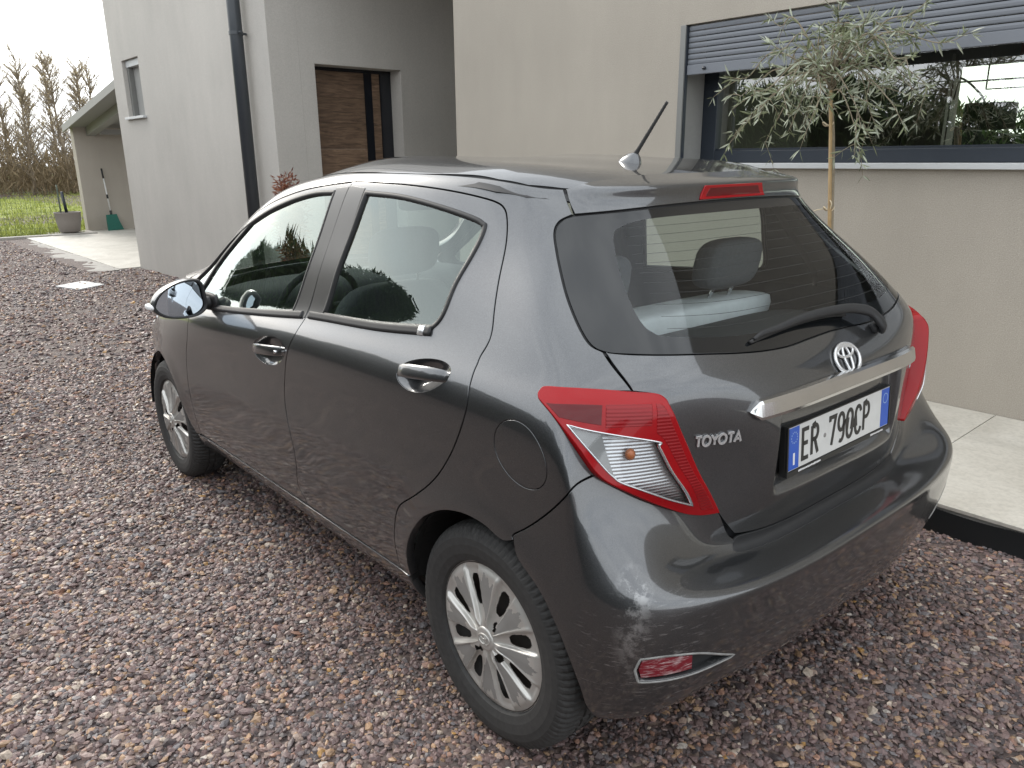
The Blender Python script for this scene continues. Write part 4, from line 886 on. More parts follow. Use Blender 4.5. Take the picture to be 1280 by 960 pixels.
def cap_geo():
    nr, na = 46, 480; rs = np.concatenate([np.linspace(.030, .19, nr - 3), [.197, .2035, .2045]]); nr = len(rs); V = []; F = []; mats = []
    def prm(r, a):
        tw = .10 * (r - .03) / .17; ph = ((a / (2 * math.pi) * 8 + tw) % 1.0); return ph
    def hh(r, a):
        ph = prm(r, a)
        base = .006 + .016 * math.exp(-((r - .03) / .05) ** 2) + .004 * math.sin(math.pi * min(1, max(0, (r - .05) / .15)))
        w = .43 + .24 * (r / .19)
        bl = float(sst(np.array(ph), .0, .05) * (1 - sst(np.array(ph), w - .05, w)))
        crest = .5 * float(sst(np.array(ph), .0, .3)) + .5 * (1 - ph / w if ph < w else 0)
        fall = float(sst(np.array(r), .028, .06) * (1 - sst(np.array(r), .178, .195)))
        h = base + fall * (bl * (.009 + .004 * crest) - .006)
        # raised rib dividing each blade
        h += fall * .003 * math.exp(-((ph - w * .86) / .03) ** 2)
        if r > .19: h = .006 - (r - .19) * .2
        return h
    for r in rs:
        for k in range(na):
            a = 2 * math.pi * k / na; V.append((r * math.cos(a), hh(r, a), r * math.sin(a)))
    for i in range(nr - 1):
        for k in range(na):
            k2 = (k + 1) % na; rm = (rs[i] + rs[i + 1]) / 2; a = 2 * math.pi * (k + .5) / na; ph = prm(rm, a); w = .43 + .24 * (rm / .19)
            if w + .05 < ph < .97 and .084 < rm < .169 and ((ph - (w + 1) / 2) / ((.97 - w - .05) / 2)) ** 2 + ((rm - .127) / .041) ** 4 < 1.05: continue
            la = [((a - math.radians(45 + 90 * j) + math.pi) % (2 * math.pi)) - math.pi for j in range(4)]
            if min(math.hypot(rm * x, rm - .060) for x in la) < .0105: continue
            F.append((i * na + k, i * na + k2, (i + 1) * na + k2, (i + 1) * na + k)); mats.append(1 if (.06 < ph < w * .80 and .070 + .02 * math.sin(9 * a) < rm < .168 + .012 * math.sin(23 * a) + .006 * math.sin(61 * a)) else 0)
    return V, F, mats
CG = cap_geo()
ty_me = cap_me = None
def wheel(cx, s):
    global ty_me, cap_me
    # steel wheel: dish, lathe
    prof = [(0.0, .020), (.05, .022), (.075, .030), (.11, .018), (.15, .010), (.175, .020), (.188, .045), (.190, .062), (.198, .070), (.202, .066), (.196, .055), (.192, -.06), (.202, -.07)]
    v, f = lathe_geo(prof, 48)
    w = mesh_obj('wheel', v, f, 'steel_wheel', car, smooth=True); w.location = (cx, s * .735, .302)
    w.rotation_euler = (0, random.uniform(0, 6), 0 if s > 0 else math.pi)
    if s > 0: w.rotation_euler = (0, 0.15 if cx < 1 else .5, 0)
    if ty_me is None:
        t = mesh_obj('tyre', *TY, 'rubber', w, smooth=False); ty_me = t.data
        cp = mesh_obj('hub_cap', CG[0], CG[1], ['silver_cap', 'grey_cap'], w, smooth=True); cp.data.polygons.foreach_set('material_index', CG[2]); cap_me = cp.data
    else:
        t = link(bpy.data.objects.new('tyre', ty_me), w); cp = link(bpy.data.objects.new('hub_cap', cap_me), w)
    cp.location = (0, .064, 0)
    v, f = lathe_geo([(.033, .016), (.0335, .026), (.031, .030), (.026, .0305), (.0, .0305)], 32)
    e1 = [tube_geo([(rx * math.cos(2 * math.pi * i / 28), .031, cz + rz * math.sin(2 * math.pi * i / 28)) for i in range(28)], .0022, 6, False, True) for rx, rz, cz in ((.022, .0145, 0), (.014, .0055, .007), (.006, .013, 0))]
    V, F = join_geo([(v, f)] + e1); cc = mesh_obj('centre_cap', V, F, 'silver_cap', w, smooth=True); cc.location = (0, .060, 0)
    for k in range(4):
        v, f = lathe_geo([(0, .012), (.007, .012), (.008, .010), (.008, -.006)], 6)
        nt_ = mesh_obj('wheel_nut', v, f, 'steel_wheel', w); nt_.location = (.06 * math.cos(math.radians(45 + 90 * k)), .036, .06 * math.sin(math.radians(45 + 90 * k)))
    # arch liner
    V = []; F = []; ang = np.radians(np.arange(2, 178.1, 6.285)); n = len(ang); rows_ = ((.352, .812), (.362, .78), (.362, .50))
    for r, y in rows_:
        for a in ang: V.append((cx + r * math.cos(a), s * y, .302 + r * math.sin(a)))
    for k in range(2):
        for i in range(n - 1): F.append((k * n + i, k * n + i + 1, (k + 1) * n + i + 1, (k + 1) * n + i))
    F.append(tuple(2 * n + i for i in range(n)))
    mesh_obj('arch_liner', V, F, 'liner', car)
for cx in (0.0, 2.51):
    for s in (1, -1): wheel(cx, s)
# underside
bm = bmesh.new(); add_box(bm, (-.40, -.66, .22), (-.36, .66, .30)); add_box(bm, (-.36, -.50, .215), (3.0, .50, .25)); add_box(bm, (.40, -.70, .205), (2.10, .70, .235))
for s in (-1, 1): add_box(bm, (-.30, s * .30 - .05, .18), (-.02, s * .30 + .05, .215))
bm_obj('underbody', bm, 'liner', car)

# ------------------------------------------------------------------ cabin
def seat_geo(cx, cy, w, h, rake, zb, th):
    """bolstered backrest leaning back by rake"""
    V, F = blob_geo((0, 0, h / 2), (th / 2, w / 2, h / 2), .45, 28, 16)
    out = []
    for x, y, z in V:
        t = z / h; x += .02 * (abs(y) / (w / 2)) ** 2; y *= 1 - .18 * max(0, t - .6)
        out.append((cx + x - rake * z, cy + y, zb + z))
    return out, F
for cy in (.37, -.37):
    V, F = join_geo([seat_geo(1.22, cy, .52, .66, .30, .42, .15), blob_geo((1.45, cy, .40), (.28, .26, .085), .5)])
    st_ = mesh_obj('front_seat', V, F, 'seat_cloth', car, smooth=True)
    V, F = blob_geo((.985, cy, 1.19), (.055, .135, .085), .55, 24, 12, -.25); mesh_obj('headrest', V, F, 'seat_cloth', st_, smooth=True)
    V, F = join_geo([tube_geo([(.985, cy + d, 1.13), (1.02, cy + d, 1.04)], .006, 8) for d in (-.06, .06)]); mesh_obj('headrest_posts', V, F, 'chrome', st_, smooth=True)
V, F = join_geo([seat_geo(.34, 0, 1.24, .58, .32, .42, .13), blob_geo((.52, 0, .40), (.26, .62, .09), .4)])
rs_ = mesh_obj('rear_seat', V, F, 'seat_cloth', car, smooth=True)
V, F = blob_geo((.155, 0, .985), (.085, .60, .045), .42, 40, 12); mesh_obj('seat_cover', V, F, 'seat_cover', rs_, smooth=True)
for cy in (.33, -.33):
    V, F = blob_geo((.115, cy, 1.145), (.055, .145, .082), .55, 24, 12, -.2); mesh_obj('headrest', V, F, 'seat_cloth', rs_, smooth=True)
    V, F = join_geo([tube_geo([(.115, cy + d, 1.09), (.16, cy + d, 1.00)], .006, 8) for d in (-.055, .055)]); mesh_obj('headrest_posts', V, F, 'chrome', rs_, smooth=True)
V, F = blob_geo((-.16, 0, .955), (.24, .60, .018), .3, 32, 8); mesh_obj('parcel_shelf', V, F, 'cabin_dark', car, smooth=True)
V, F = blob_geo((2.02, 0, .86), (.26, .70, .14), .5, 40, 14); dash = mesh_obj('dashboard', V, F, 'cabin_dark', car, smooth=True)
ang = [2 * math.pi * i / 36 for i in range(36)]
V, F = tube_geo([(1.70 - .35 * .185 * math.sin(a), .37 + .185 * math.cos(a), .90 + .94 * .185 * math.sin(a)) for a in ang], .015, 10, False, True)
V2, F2 = join_geo([(V, F), blob_geo((1.715, .37, .90), (.03, .075, .06), .6), tube_geo([(1.705, .21, .90), (1.71, .53, .90)], .016, 8), tube_geo([(1.72, .37, .90), (1.78, .37, .72)], .02, 8)]); mesh_obj('steering_wheel', V2, F2, 'cabin_dark', dash, smooth=True)
V, F = join_geo([blob_geo((1.42, 0, 1.335), (.012, .11, .032), .5), tube_geo([(1.44, 0, 1.36), (1.47, 0, 1.40)], .01, 8)]); mesh_obj('rear_view_mirror', V, F, 'cabin_dark', car, smooth=True)
V, F = join_geo([box_geo((-.30, -.66, .28), (2.2, .66, .30))]); mesh_obj('cabin_floor', V, F, 'cabin_dark', car)
# ------------------------------------------------------------------ ground
def gz(x, y):
    x = np.clip(np.asarray(x, float), -3.0, 12.3); y = np.clip(np.asarray(y, float), -8, 10); return -.02210 * x - .00186 * y
def sheet(name, xs, ys, mat, dz=0.0, zf=None):
    X, Y = np.meshgrid(xs, ys); Z = (zf or gz)(X, Y) + dz; n, m = X.shape
    V = np.stack([X, Y, Z], -1).reshape(-1, 3); F = [(i * m + j, i * m + j + 1, (i + 1) * m + j + 1, (i + 1) * m + j) for i in range(n - 1) for j in range(m - 1)]
    return mesh_obj(name, V, F, mat, smooth=True)
def gravel_base():
    m, nt, b = new_mat('gravel_base'); tc = nt.nodes.new('ShaderNodeTexCoord')
    vo = N(nt, 'ShaderNodeTexVoronoi', Scale=46.0); nt.links.new(tc.outputs['Object'], vo.inputs['Vector'])
    no = N(nt, 'ShaderNodeTexNoise', Scale=1.3, Detail=6.0); nt.links.new(tc.outputs['Object'], no.inputs['Vector'])
    sx = nt.nodes.new('ShaderNodeSeparateColor'); nt.links.new(vo.outputs['Color'], sx.inputs[0])
    r = nt.nodes.new('ShaderNodeValToRGB'); e = r.color_ramp.elements; e[0].position = 0; e[0].color = (.022, .017, .016, 1); e[1].position = 1; e[1].color = (.34, .27, .21, 1)
    for p_, c_ in ((.25, (.070, .051, .047)), (.5, (.115, .084, .077)), (.75, (.155, .110, .095)), (.9, (.22, .15, .115))): q = e.new(p_); q.color = (*c_, 1)
    nt.links.new(sx.outputs[0], r.inputs['Fac'])
    c2 = mixc(nt, no.outputs['Fac'], r.outputs[0], (.085, .062, .056)); nt.links.new(c2, b.inputs['Base Color']); b.inputs['Roughness'].default_value = .75
    bp = nt.nodes.new('ShaderNodeBump'); bp.inputs['Strength'].default_value = 1.0; bp.inputs['Distance'].default_value = .012; bp.invert = True
    nt.links.new(vo.outputs['Distance'], bp.inputs['Height']); nt.links.new(bp.outputs[0], b.inputs['Normal'])
gravel_base()
_gx = np.concatenate([[-160, -60, -25], np.arange(-12, 24.1, 1.0), [30, 45, 70, 110, 200]]); _gy = np.concatenate([[-160, -60, -25], np.arange(-12, 12.1, 1.0), [20, 45, 90, 160]])
tag(sheet('gravel_drive', _gx, _gy, 'gravel_base'), kind='structure')

# loose stones: one scattered mass
ICO = None
def ico():
    t = (1 + 5 ** .5) / 2; v = np.array([(-1, t, 0), (1, t, 0), (-1, -t, 0), (1, -t, 0), (0, -1, t), (0, 1, t), (0, -1, -t), (0, 1, -t), (t, 0, -1), (t, 0, 1), (-t, 0, -1), (-t, 0, 1)]) / math.hypot(1, t)
    f = np.array([(0, 11, 5), (0, 5, 1), (0, 1, 7), (0, 7, 10), (0, 10, 11), (1, 5, 9), (5, 11, 4), (11, 10, 2), (10, 7, 6), (7, 1, 8), (3, 9, 4), (3, 4, 2), (3, 2, 6), (3, 6, 8), (3, 8, 9), (4, 9, 5), (2, 4, 11), (6, 2, 10), (8, 6, 7), (9, 8, 1)]); return v, f
OCT = (np.array([(1, 0, 0), (-1, 0, 0), (0, 1, 0), (0, -1, 0), (0, 0, 1), (0, 0, -1)], float), np.array([(0, 2, 4), (2, 1, 4), (1, 3, 4), (3, 0, 4), (2, 0, 5), (1, 2, 5), (3, 1, 5), (0, 3, 5)]))
PAL = np.array([(.130, .093, .092), (.165, .122, .118), (.105, .090, .092), (.060, .050, .053), (.200, .150, .138), (.300, .205, .130), (.270, .165, .125), (.370, .325, .275), (.140, .135, .145), (.235, .180, .150), (.42, .40, .37), (.33, .20, .07)])
PW = np.array([.18, .17, .12, .11, .13, .065, .045, .030, .08, .05, .007, .003]); PW /= PW.sum()
def scatter(pts, size, base, lift=.25):
    n = len(pts); bv, bf = base; k = len(bv)
    v = bv[None] * RNG.uniform(.72, 1.28, (n, k, 1)) + RNG.normal(0, .10, (n, k, 3))
    sc = np.stack([RNG.uniform(.85, 1.35, n), RNG.uniform(.65, 1.05, n), RNG.uniform(.30, .66, n)], 1) * size[:, None]
    v *= sc[:, None]
    # random tilt then spin
    a = RNG.normal(0, .38, n); ca, sa = np.cos(a)[:, None], np.sin(a)[:, None]; v = np.stack([v[..., 0], v[..., 1] * ca - v[..., 2] * sa, v[..., 1] * sa + v[..., 2] * ca], -1)
    b = RNG.uniform(0, 2 * math.pi, n); cb, sb = np.cos(b)[:, None], np.sin(b)[:, None]; v = np.stack([v[..., 0] * cb - v[..., 1] * sb, v[..., 0] * sb + v[..., 1] * cb, v[..., 2]], -1)
    z = gz(pts[:, 0], pts[:, 1]) + size * RNG.uniform(-.05, lift * 2, n)
    v += np.concatenate([pts, z[:, None]], 1)[:, None]
    F = (bf[None] + (np.arange(n) * k)[:, None, None]).reshape(-1, 3)
    col = PAL[RNG.choice(len(PAL), n, p=PW)] * RNG.uniform(.80, 1.24, (n, 1)) * np.array([1.09, 1.01, .96]); col = np.repeat(col, k, 0)
    return v.reshape(-1, 3), F, col
def in_view(p, margin=.06):
    d = np.concatenate([p, gz(p[:, 0], p[:, 1])[:, None]], 1) - np.array(CAM); z = d @ np.array(_f); x = d @ np.array(_r) / np.maximum(z, 1e-3); y = d @ np.array(_u) / np.maximum(z, 1e-3)
    tx = .5 * 1280 / 960.47 + margin; ty = .5 * 960 / 960.47 + margin; return (z > .3) & (np.abs(x) < tx) & (np.abs(y) < ty)
def stones():
    Vs, Fs, Cs = [], [], []; o = 0
    def add(x0, x1, y0, y1, dens, s0, s1, dmin, dmax, base):
        nonlocal o
        n = int((x1 - x0) * (y1 - y0) * dens); p = np.stack([RNG.uniform(x0, x1, n), RNG.uniform(y0, y1, n)], 1)
        d = np.hypot(p[:, 0] - CAM.x, p[:, 1] - CAM.y)
        ok = (d >= dmin) & (d < dmax) & in_view(p) & ((p[:, 1] > -1.27) | ((p[:, 0] > 7.06) & (p[:, 0] < 12.63) & (p[:, 1] > -2.04)))
        under = (p[:, 0] > .5) & (p[:, 0] < 2.9) & (np.abs(p[:, 1]) < .45); ok &= ~under
        ok &= ~((p[:, 0] > 12.63) & (p[:, 1] < -1.30))
        p = p[ok]; size = RNG.uniform(s0, s1, len(p)) * np.where(RNG.random(len(p)) < .10, 1.45, 1.0); fine = .5 + .5 * np.sin(p[:, 0] * 2.1 + 1.3 * np.sin(p[:, 1] * 1.7)) * np.sin(p[:, 1] * 1.9 + .8 * np.sin(p[:, 0] * 1.1 + 2)); size = size * (1.08 - .22 * np.clip((fine - .62) / .25, 0, 1))
        v, f, c = scatter(p, size, base); Vs.append(v); Fs.append(f + o); Cs.append(c); o += len(v)
    add(-1.6, 3.2, -1.3, 3.2, 7600, .0058, .0109, 0, 3.0, ico())
    add(-1.6, 5.0, -1.3, 5.0, 4600, .0070, .0128, 3.0, 4.6, ico())
    add(-1.0, 8.0, -1.3, 7.5, 2100, .0105, .0175, 4.6, 7.2, OCT)
    add(1.0, 21.0, -2.05, 12.0, 420, .0140, .0240, 7.2, 21.0, OCT)
    V = np.concatenate(Vs); F = np.concatenate(Fs); Cc = np.concatenate(Cs)
    me = bpy.data.meshes.new('loose_gravel'); me.vertices.add(len(V)); me.vertices.foreach_set('co', V.astype(np.float32).ravel())
    me.loops.add(F.size); me.loops.foreach_set('vertex_index', F.astype(np.int32).ravel()); me.polygons.add(len(F)); me.polygons.foreach_set('loop_start', np.arange(0, F.size, 3, dtype=np.int32))
    me.update(calc_edges=True); me.polygons.foreach_set('use_smooth', np.zeros(len(F), dtype=bool))
    at = me.attributes.new('stone', 'FLOAT_COLOR', 'POINT'); at.data.foreach_set('color', np.concatenate([Cc, np.ones((len(Cc), 1))], 1).astype(np.float32).ravel())
    m, nt, b = new_mat('stone'); a = nt.nodes.new('ShaderNodeAttribute'); a.attribute_name = 'stone'
    tc = nt.nodes.new('ShaderNodeTexCoord'); no = N(nt, 'ShaderNodeTexNoise', Scale=160.0, Detail=4.0); nt.links.new(tc.outputs['Object'], no.inputs['Vector'])
    r = ramp(nt, no.outputs['Fac'], .3, .72, .7, 1.25); mu = nt.nodes.new('ShaderNodeMix'); mu.data_type = 'RGBA'; mu.blend_type = 'MULTIPLY'; mu.inputs[0].default_value = 1.0
    nt.links.new(a.outputs['Color'], mu.inputs[6]); nt.links.new(r.outputs[0], mu.inputs[7]); nt.links.new(mu.outputs[2], b.inputs['Base Color']); b.inputs['Roughness'].default_value = .52
    bp = nt.nodes.new('ShaderNodeBump'); bp.inputs['Strength'].default_value = .4; bp.inputs['Distance'].default_value = .002; nt.links.new(no.outputs['Fac'], bp.inputs['Height']); nt.links.new(bp.outputs[0], b.inputs['Normal'])
    me.materials.append(m); ob = link(bpy.data.objects.new('loose_gravel', me)); tag(ob, 'loose reddish brown and grey crushed stone covering the drive', 'gravel', kind='stuff')
    print('stones tris', len(F))
stones()

# ------------------------------------------------------------------ house
def plaster(name, col, streak=.10):
    m, nt, b = new_mat(name); tc = nt.nodes.new('ShaderNodeTexCoord')
    mp = nt.nodes.new('ShaderNodeMapping'); mp.inputs['Scale'].default_value = (1.0, 1.0, .22); nt.links.new(tc.outputs['Object'], mp.inputs['Vector'])
    n1 = N(nt, 'ShaderNodeTexNoise', Scale=4.5, Detail=7.0, Roughness=.62); nt.links.new(mp.outputs[0], n1.inputs['Vector'])
    n2 = N(nt, 'ShaderNodeTexNoise', Scale=170.0, Detail=5.0, Roughness=.7); nt.links.new(tc.outputs['Object'], n2.inputs['Vector'])
    n3 = N(nt, 'ShaderNodeTexNoise', Scale=.7, Detail=4.0); nt.links.new(tc.outputs['Object'], n3.inputs['Vector'])
    d = tuple(c * (1 - streak) for c in col); l = tuple(min(1, c * (1 + streak)) for c in col)
    a = ramp(nt, n1.outputs['Fac'], .3, d, .7, l); g = ramp(nt, n2.outputs['Fac'], .3, .80, .7, 1.16); g3 = ramp(nt, n3.outputs['Fac'], .3, .93, .7, 1.06)
    mu = nt.nodes.new('ShaderNodeMix'); mu.data_type = 'RGBA'; mu.blend_type = 'MULTIPLY'; mu.inputs[0].default_value = 1; nt.links.new(a.outputs[0], mu.inputs[6]); nt.links.new(g.outputs[0], mu.inputs[7])
    mu2 = nt.nodes.new('ShaderNodeMix'); mu2.data_type = 'RGBA'; mu2.blend_type = 'MULTIPLY'; mu2.inputs[0].default_value = 1; nt.links.new(mu.outputs[2], mu2.inputs[6]); nt.links.new(g3.outputs[0], mu2.inputs[7])
    nt.links.new(mu2.outputs[2], b.inputs['Base Color']); b.inputs['Roughness'].default_value = .9; b.inputs['Specular IOR Level'].default_value = .2
    bp = nt.nodes.new('ShaderNodeBump'); bp.inputs['Strength'].default_value = .55; bp.inputs['Distance'].default_value = .004; nt.links.new(n2.outputs['Fac'], bp.inputs['Height']); nt.links.new(bp.outputs[0], b.inputs['Normal'])
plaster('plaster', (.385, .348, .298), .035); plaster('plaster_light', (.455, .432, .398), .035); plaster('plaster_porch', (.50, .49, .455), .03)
pbr('frame_anthracite', (.022, .028, .038), .38, noise=.15, nscale=8)
pbr('guide_grey', (.20, .20, .19), .45, metal=.3); pbr('slat_grey', (.165, .175, .195), .38, metal=.25, noise=.08, nscale=6)
pbr('sill_stone', (.50, .51, .51), .5, noise=.06, nscale=15, bump=.1, bscale=80)
pbr('reveal', (.27, .265, .25), .8, noise=.08, nscale=30)
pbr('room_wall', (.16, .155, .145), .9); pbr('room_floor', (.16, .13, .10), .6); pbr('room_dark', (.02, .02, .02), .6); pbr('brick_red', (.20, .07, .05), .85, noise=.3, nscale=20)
glass_mat('house_glass', (.80, .88, .70), 5.0, 1.55)
pbr('pipe_grey', (.030, .036, .043), .42, coat=.2, coat_rough=.3, noise=.1, nscale=5)
pbr('black_strip', (.006, .008, .013), .22, coat=.5)
def wood_mat():
    m, nt, b = new_mat('door_wood'); tc = nt.nodes.new('ShaderNodeTexCoord'); mp = nt.nodes.new('ShaderNodeMapping'); mp.inputs['Scale'].default_value = (1, 1.4, 13); nt.links.new(tc.outputs['Object'], mp.inputs['Vector'])
    oi = nt.nodes.new('ShaderNodeObjectInfo'); ad = nt.nodes.new('ShaderNodeVectorMath'); ad.operation = 'ADD'; nt.links.new(mp.outputs[0], ad.inputs[0])
    sc = nt.nodes.new('ShaderNodeVectorMath'); sc.operation = 'SCALE'; sc.inputs[0].default_value = (7, 9, 11); nt.links.new(oi.outputs['Random'], sc.inputs['Scale']); nt.links.new(sc.outputs[0], ad.inputs[1])
    n = N(nt, 'ShaderNodeTexNoise', Scale=3.2, Detail=9.0, Roughness=.62, Distortion=.8); nt.links.new(ad.outputs[0], n.inputs['Vector'])
    r = nt.nodes.new('ShaderNodeValToRGB'); e = r.color_ramp.elements; e[0].position = .28; e[0].color = (.070, .045, .030, 1); e[1].position = .75; e[1].color = (.32, .21, .135, 1); q = e.new(.5); q.color = (.17, .108, .070, 1)
    nt.links.new(n.outputs['Fac'], r.inputs['Fac'])
    r2 = ramp(nt, oi.outputs['Random'], 0, .8, 1, 1.2); mu = nt.nodes.new('ShaderNodeMix'); mu.data_type = 'RGBA'; mu.blend_type = 'MULTIPLY'; mu.inputs[0].default_value = 1; nt.links.new(r.outputs[0], mu.inputs[6]); nt.links.new(r2.outputs[0], mu.inputs[7])
    nt.links.new(mu.outputs[2], b.inputs['Base Color']); b.inputs['Roughness'].default_value = .55
    bp = nt.nodes.new('ShaderNodeBump'); bp.inputs['Strength'].default_value = .3; bp.inputs['Distance'].default_value = .003; nt.links.new(n.outputs['Fac'], bp.inputs['Height']); nt.links.new(bp.outputs[0], b.inputs['Normal'])
wood_mat()

YW, YB, XC, ZT = -2.632, -2.06, 7.044, .1334
house = empty('house', (2.0, YW, 0)); HI = Matrix.Translation((-2.0, -YW, 0))
tag(house, 'modern grey plastered house with roller shutter window beside the parked car', 'house')
def hb(name, lo, hi, mat, parent=None, bevel=0.0):
    o = box(name, lo, hi, mat, None, bevel); o.parent = parent or house; o.matrix_parent_inverse = Matrix.Identity(4)
    sh = Matrix.Translation((-2.0, -YW, 0)); o.data.transform(sh); return o
def hm(name, V, F, mat, parent=None, smooth=False):
    o = mesh_obj(name, [(v[0] - 2.0, v[1] - YW, v[2]) for v in V], F, mat, None, smooth); o.parent = parent or house; return o
def wall_with_holes(name, axis, pos, thick, a0, a1, z0, z1, holes, mat, parent=None):
    """box wall in plane axis=pos, running a0..a1, going back by thick (signed); rectangular holes [(b0,b1,c0,c1)]"""
    xs = sorted({a0, a1} | {h[i] for h in holes for i in (0, 1)}); zs = sorted({z0, z1} | {h[i] for h in holes for i in (2, 3)})
    inside_h = lambda a, z: any(h[0] < a < h[1] and h[2] < z < h[3] for h in holes)
    V, F = [], []
    def quad(ps): o = len(V); V.extend(ps); F.append((o, o + 1, o + 2, o + 3))
    P = (lambda a, z, d: (a, pos + d, z)) if axis == 'y' else (lambda a, z, d: (pos + d, a, z))
    for i in range(len(xs) - 1):
        for j in range(len(zs) - 1):
            ac, zc = (xs[i] + xs[i + 1]) / 2, (zs[j] + zs[j + 1]) / 2
            if inside_h(ac, zc): continue
            A, B_, C_, D_ = (xs[i], zs[j]), (xs[i + 1], zs[j]), (xs[i + 1], zs[j + 1]), (xs[i], zs[j + 1])
            quad([P(*q, 0) for q in (A, B_, C_, D_)]); quad([P(*q, thick) for q in (D_, C_, B_, A)])
    for b0, b1, c0, c1 in holes + [(a0, a1, z0, z1)]:
        for q0, q1 in (((b0, c0), (b1, c0)), ((b1, c0), (b1, c1)), ((b1, c1), (b0, c1)), ((b0, c1), (b0, c0))): quad([P(*q0, 0), P(*q1, 0), P(*q1, thick), P(*q0, thick)])
    bm = bmesh.new(); 
    for v in V: bm.verts.new((v[0] - 2.0, v[1] - YW, v[2]))
    bm.verts.ensure_lookup_table()
    for f in F: bm.faces.new([bm.verts[k] for k in f])
    bmesh.ops.remove_doubles(bm, verts=bm.verts, dist=1e-5); bmesh.ops.recalc_face_normals(bm, faces=bm.faces)
    o = bm_obj(name, bm, mat, None); o.parent = parent or house; return o
WX0, WX1, WZ0, WZ1 = -2.2, 2.095, 1.405, 2.307
wall_with_holes('street_wall', 'y', YW, -.35, -5.0, 4.55, -.3, 6.0, [(WX0, WX1, WZ0, WZ1)], 'plaster')
hb('gable_wall', (4.2, -9.0, -.3), (4.549, YW - .351, 6.0), 'plaster')
wall_with_holes('bedroom_wall', 'y', YB, -.35, XC, 12.64, -.7, 6.5, [(11.33, 12.11, 2.125, 2.94)], 'plaster_light')
wall_with_holes('porch_wall', 'x', XC, .35, -9.0, YB - .351, -.3, 6.5, [(-3.735, -2.590, ZT, 2.50)], 'plaster_light')
hb('porch_wall', (XC + .0015, YB - .3510, -.3), (XC + .35, YB - .34, 6.5), 'plaster_porch') if False else None
hb('porch_ceiling', (4.551, -9.0, 3.95), (XC - .002, YB - .25, 4.15), 'plaster_porch')
hb('back_wall', (4.551, -9.3, -.3), (XC + 6, -9.0, 6.5), 'plaster_porch')
hb('side_wall', (12.29, -9.0, -.7), (12.638, YB - .352, 6.5), 'plaster_light')
# big window: guides, frame, glass, sill
win = empty('window', (0, 0, 0), house); win.location = (0, 0, 0)
hb('sill', (WX0, YW - .30, 1.402), (WX1 - .002, YW + .045, 1.432), 'sill_stone', win, .003)
hb('reveal', (WX1 - .012, YW - .28, 1.433), (WX1 - .001, YW - .045, WZ1), 'reveal', win)
FY = YW - .285
for nm, lo, hi in (('frame_stile', (WX1 - .125, FY - .07, 1.433), (WX1 - .002, FY, WZ1)), ('frame_rail', (WX0, FY - .07, 1.433), (WX1 - .126, FY, 1.512)), ('frame_rail', (WX0, FY - .07, 2.20), (WX1 - .126, FY, WZ1))): hb(nm, lo, hi, 'frame_anthracite', win, .004)
hb('glazing_bead', (WX0, FY - .05, 1.5125), (WX1 - .127, FY - .022, 1.527), 'frame_anthracite', win)
hm('glass', [(WX0, FY - .035, 1.50), (WX1 - .12, FY - .035, 1.50), (WX1 - .12, FY - .035, 2.22), (WX0, FY - .035, 2.22)], [(0, 1, 2, 3)], 'house_glass', win)
sh = empty('roller_shutter', (0, 0, 0), house)
hb('guide_rail', (WX1 - .042, YW - .044, 1.433), (WX1 - .0005, YW + .004, WZ1 - .0005), 'guide_grey', sh, .002)
hb('guide_groove', (WX1 - .047, YW - .036, 1.433), (WX1 - .0425, YW - .008, WZ1 - .002), 'frame_anthracite', sh)
nsl, zb, zt_ = 7, 2.062, WZ1 - .004; ph = (zt_ - zb) / nsl
prof = [(0, .002), (.0025, .0), (.0042, ph * .15), (.0050, ph * .5), (.0042, ph * .85), (.0025, ph - .0055), (-.008, ph - .0055), (-.008, .002)]
slat_me = None
for k in range(nsl):
    V = [(x, YW - .030 + d, z) for x in (WX0, WX1 - .05) for d, z in prof]; n = len(prof)
    if slat_me is None:
        s_ = hm('slat', V, [(i, (i + 1) % n, n + (i + 1) % n, n + i) for i in range(n)] + [tuple(range(n))[::-1], tuple(range(n, 2 * n))], 'slat_grey', sh); slat_me = s_.data
    else: s_ = link(bpy.data.objects.new('slat', slat_me), sh)
    s_.location = (0, 0, zb + k * ph)
hb('bottom_bar', (WX0, YW - .042, 1.998), (WX1 - .05, YW - .018, 2.060), 'slat_grey', sh, .003)
V, F = lathe_geo([(0, .016), (.009, .016), (.011, .012), (.011, 0)], 16); hm('end_stop', [(v[0] + WX1 - .19, v[1] + YW - .018, v[2] + 2.032) for v in V], F, 'black_strip', sh, True)
# room behind the window
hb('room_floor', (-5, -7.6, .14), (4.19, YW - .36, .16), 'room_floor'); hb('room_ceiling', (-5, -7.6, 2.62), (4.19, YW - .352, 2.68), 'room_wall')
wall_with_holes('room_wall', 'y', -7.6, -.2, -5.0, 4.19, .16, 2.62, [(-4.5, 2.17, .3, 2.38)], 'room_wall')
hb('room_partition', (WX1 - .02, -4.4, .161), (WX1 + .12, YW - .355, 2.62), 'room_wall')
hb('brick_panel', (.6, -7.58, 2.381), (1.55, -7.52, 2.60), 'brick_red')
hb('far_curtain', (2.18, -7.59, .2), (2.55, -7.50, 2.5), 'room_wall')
lamp_ = empty('arc_floor_lamp', (2.3, -6.0, .16)); tag(lamp_, 'black arc floor lamp with drum shade inside the room behind the window', 'lamp')
def lm(name, V, F, mat): o = mesh_obj(name, [(v[0] - 2.3, v[1] + 6.0, v[2] - .16) for v in V], F, mat, lamp_, True); return o
arcp = catmull([(2.05, -6.0, .18), (2.02, -6.0, 1.2), (1.93, -6.0, 1.85), (1.72, -6.0, 2.13), (1.52, -6.0, 2.12), (1.35, -6.0, 1.98), (1.30, -6.0, 1.90)], 8)
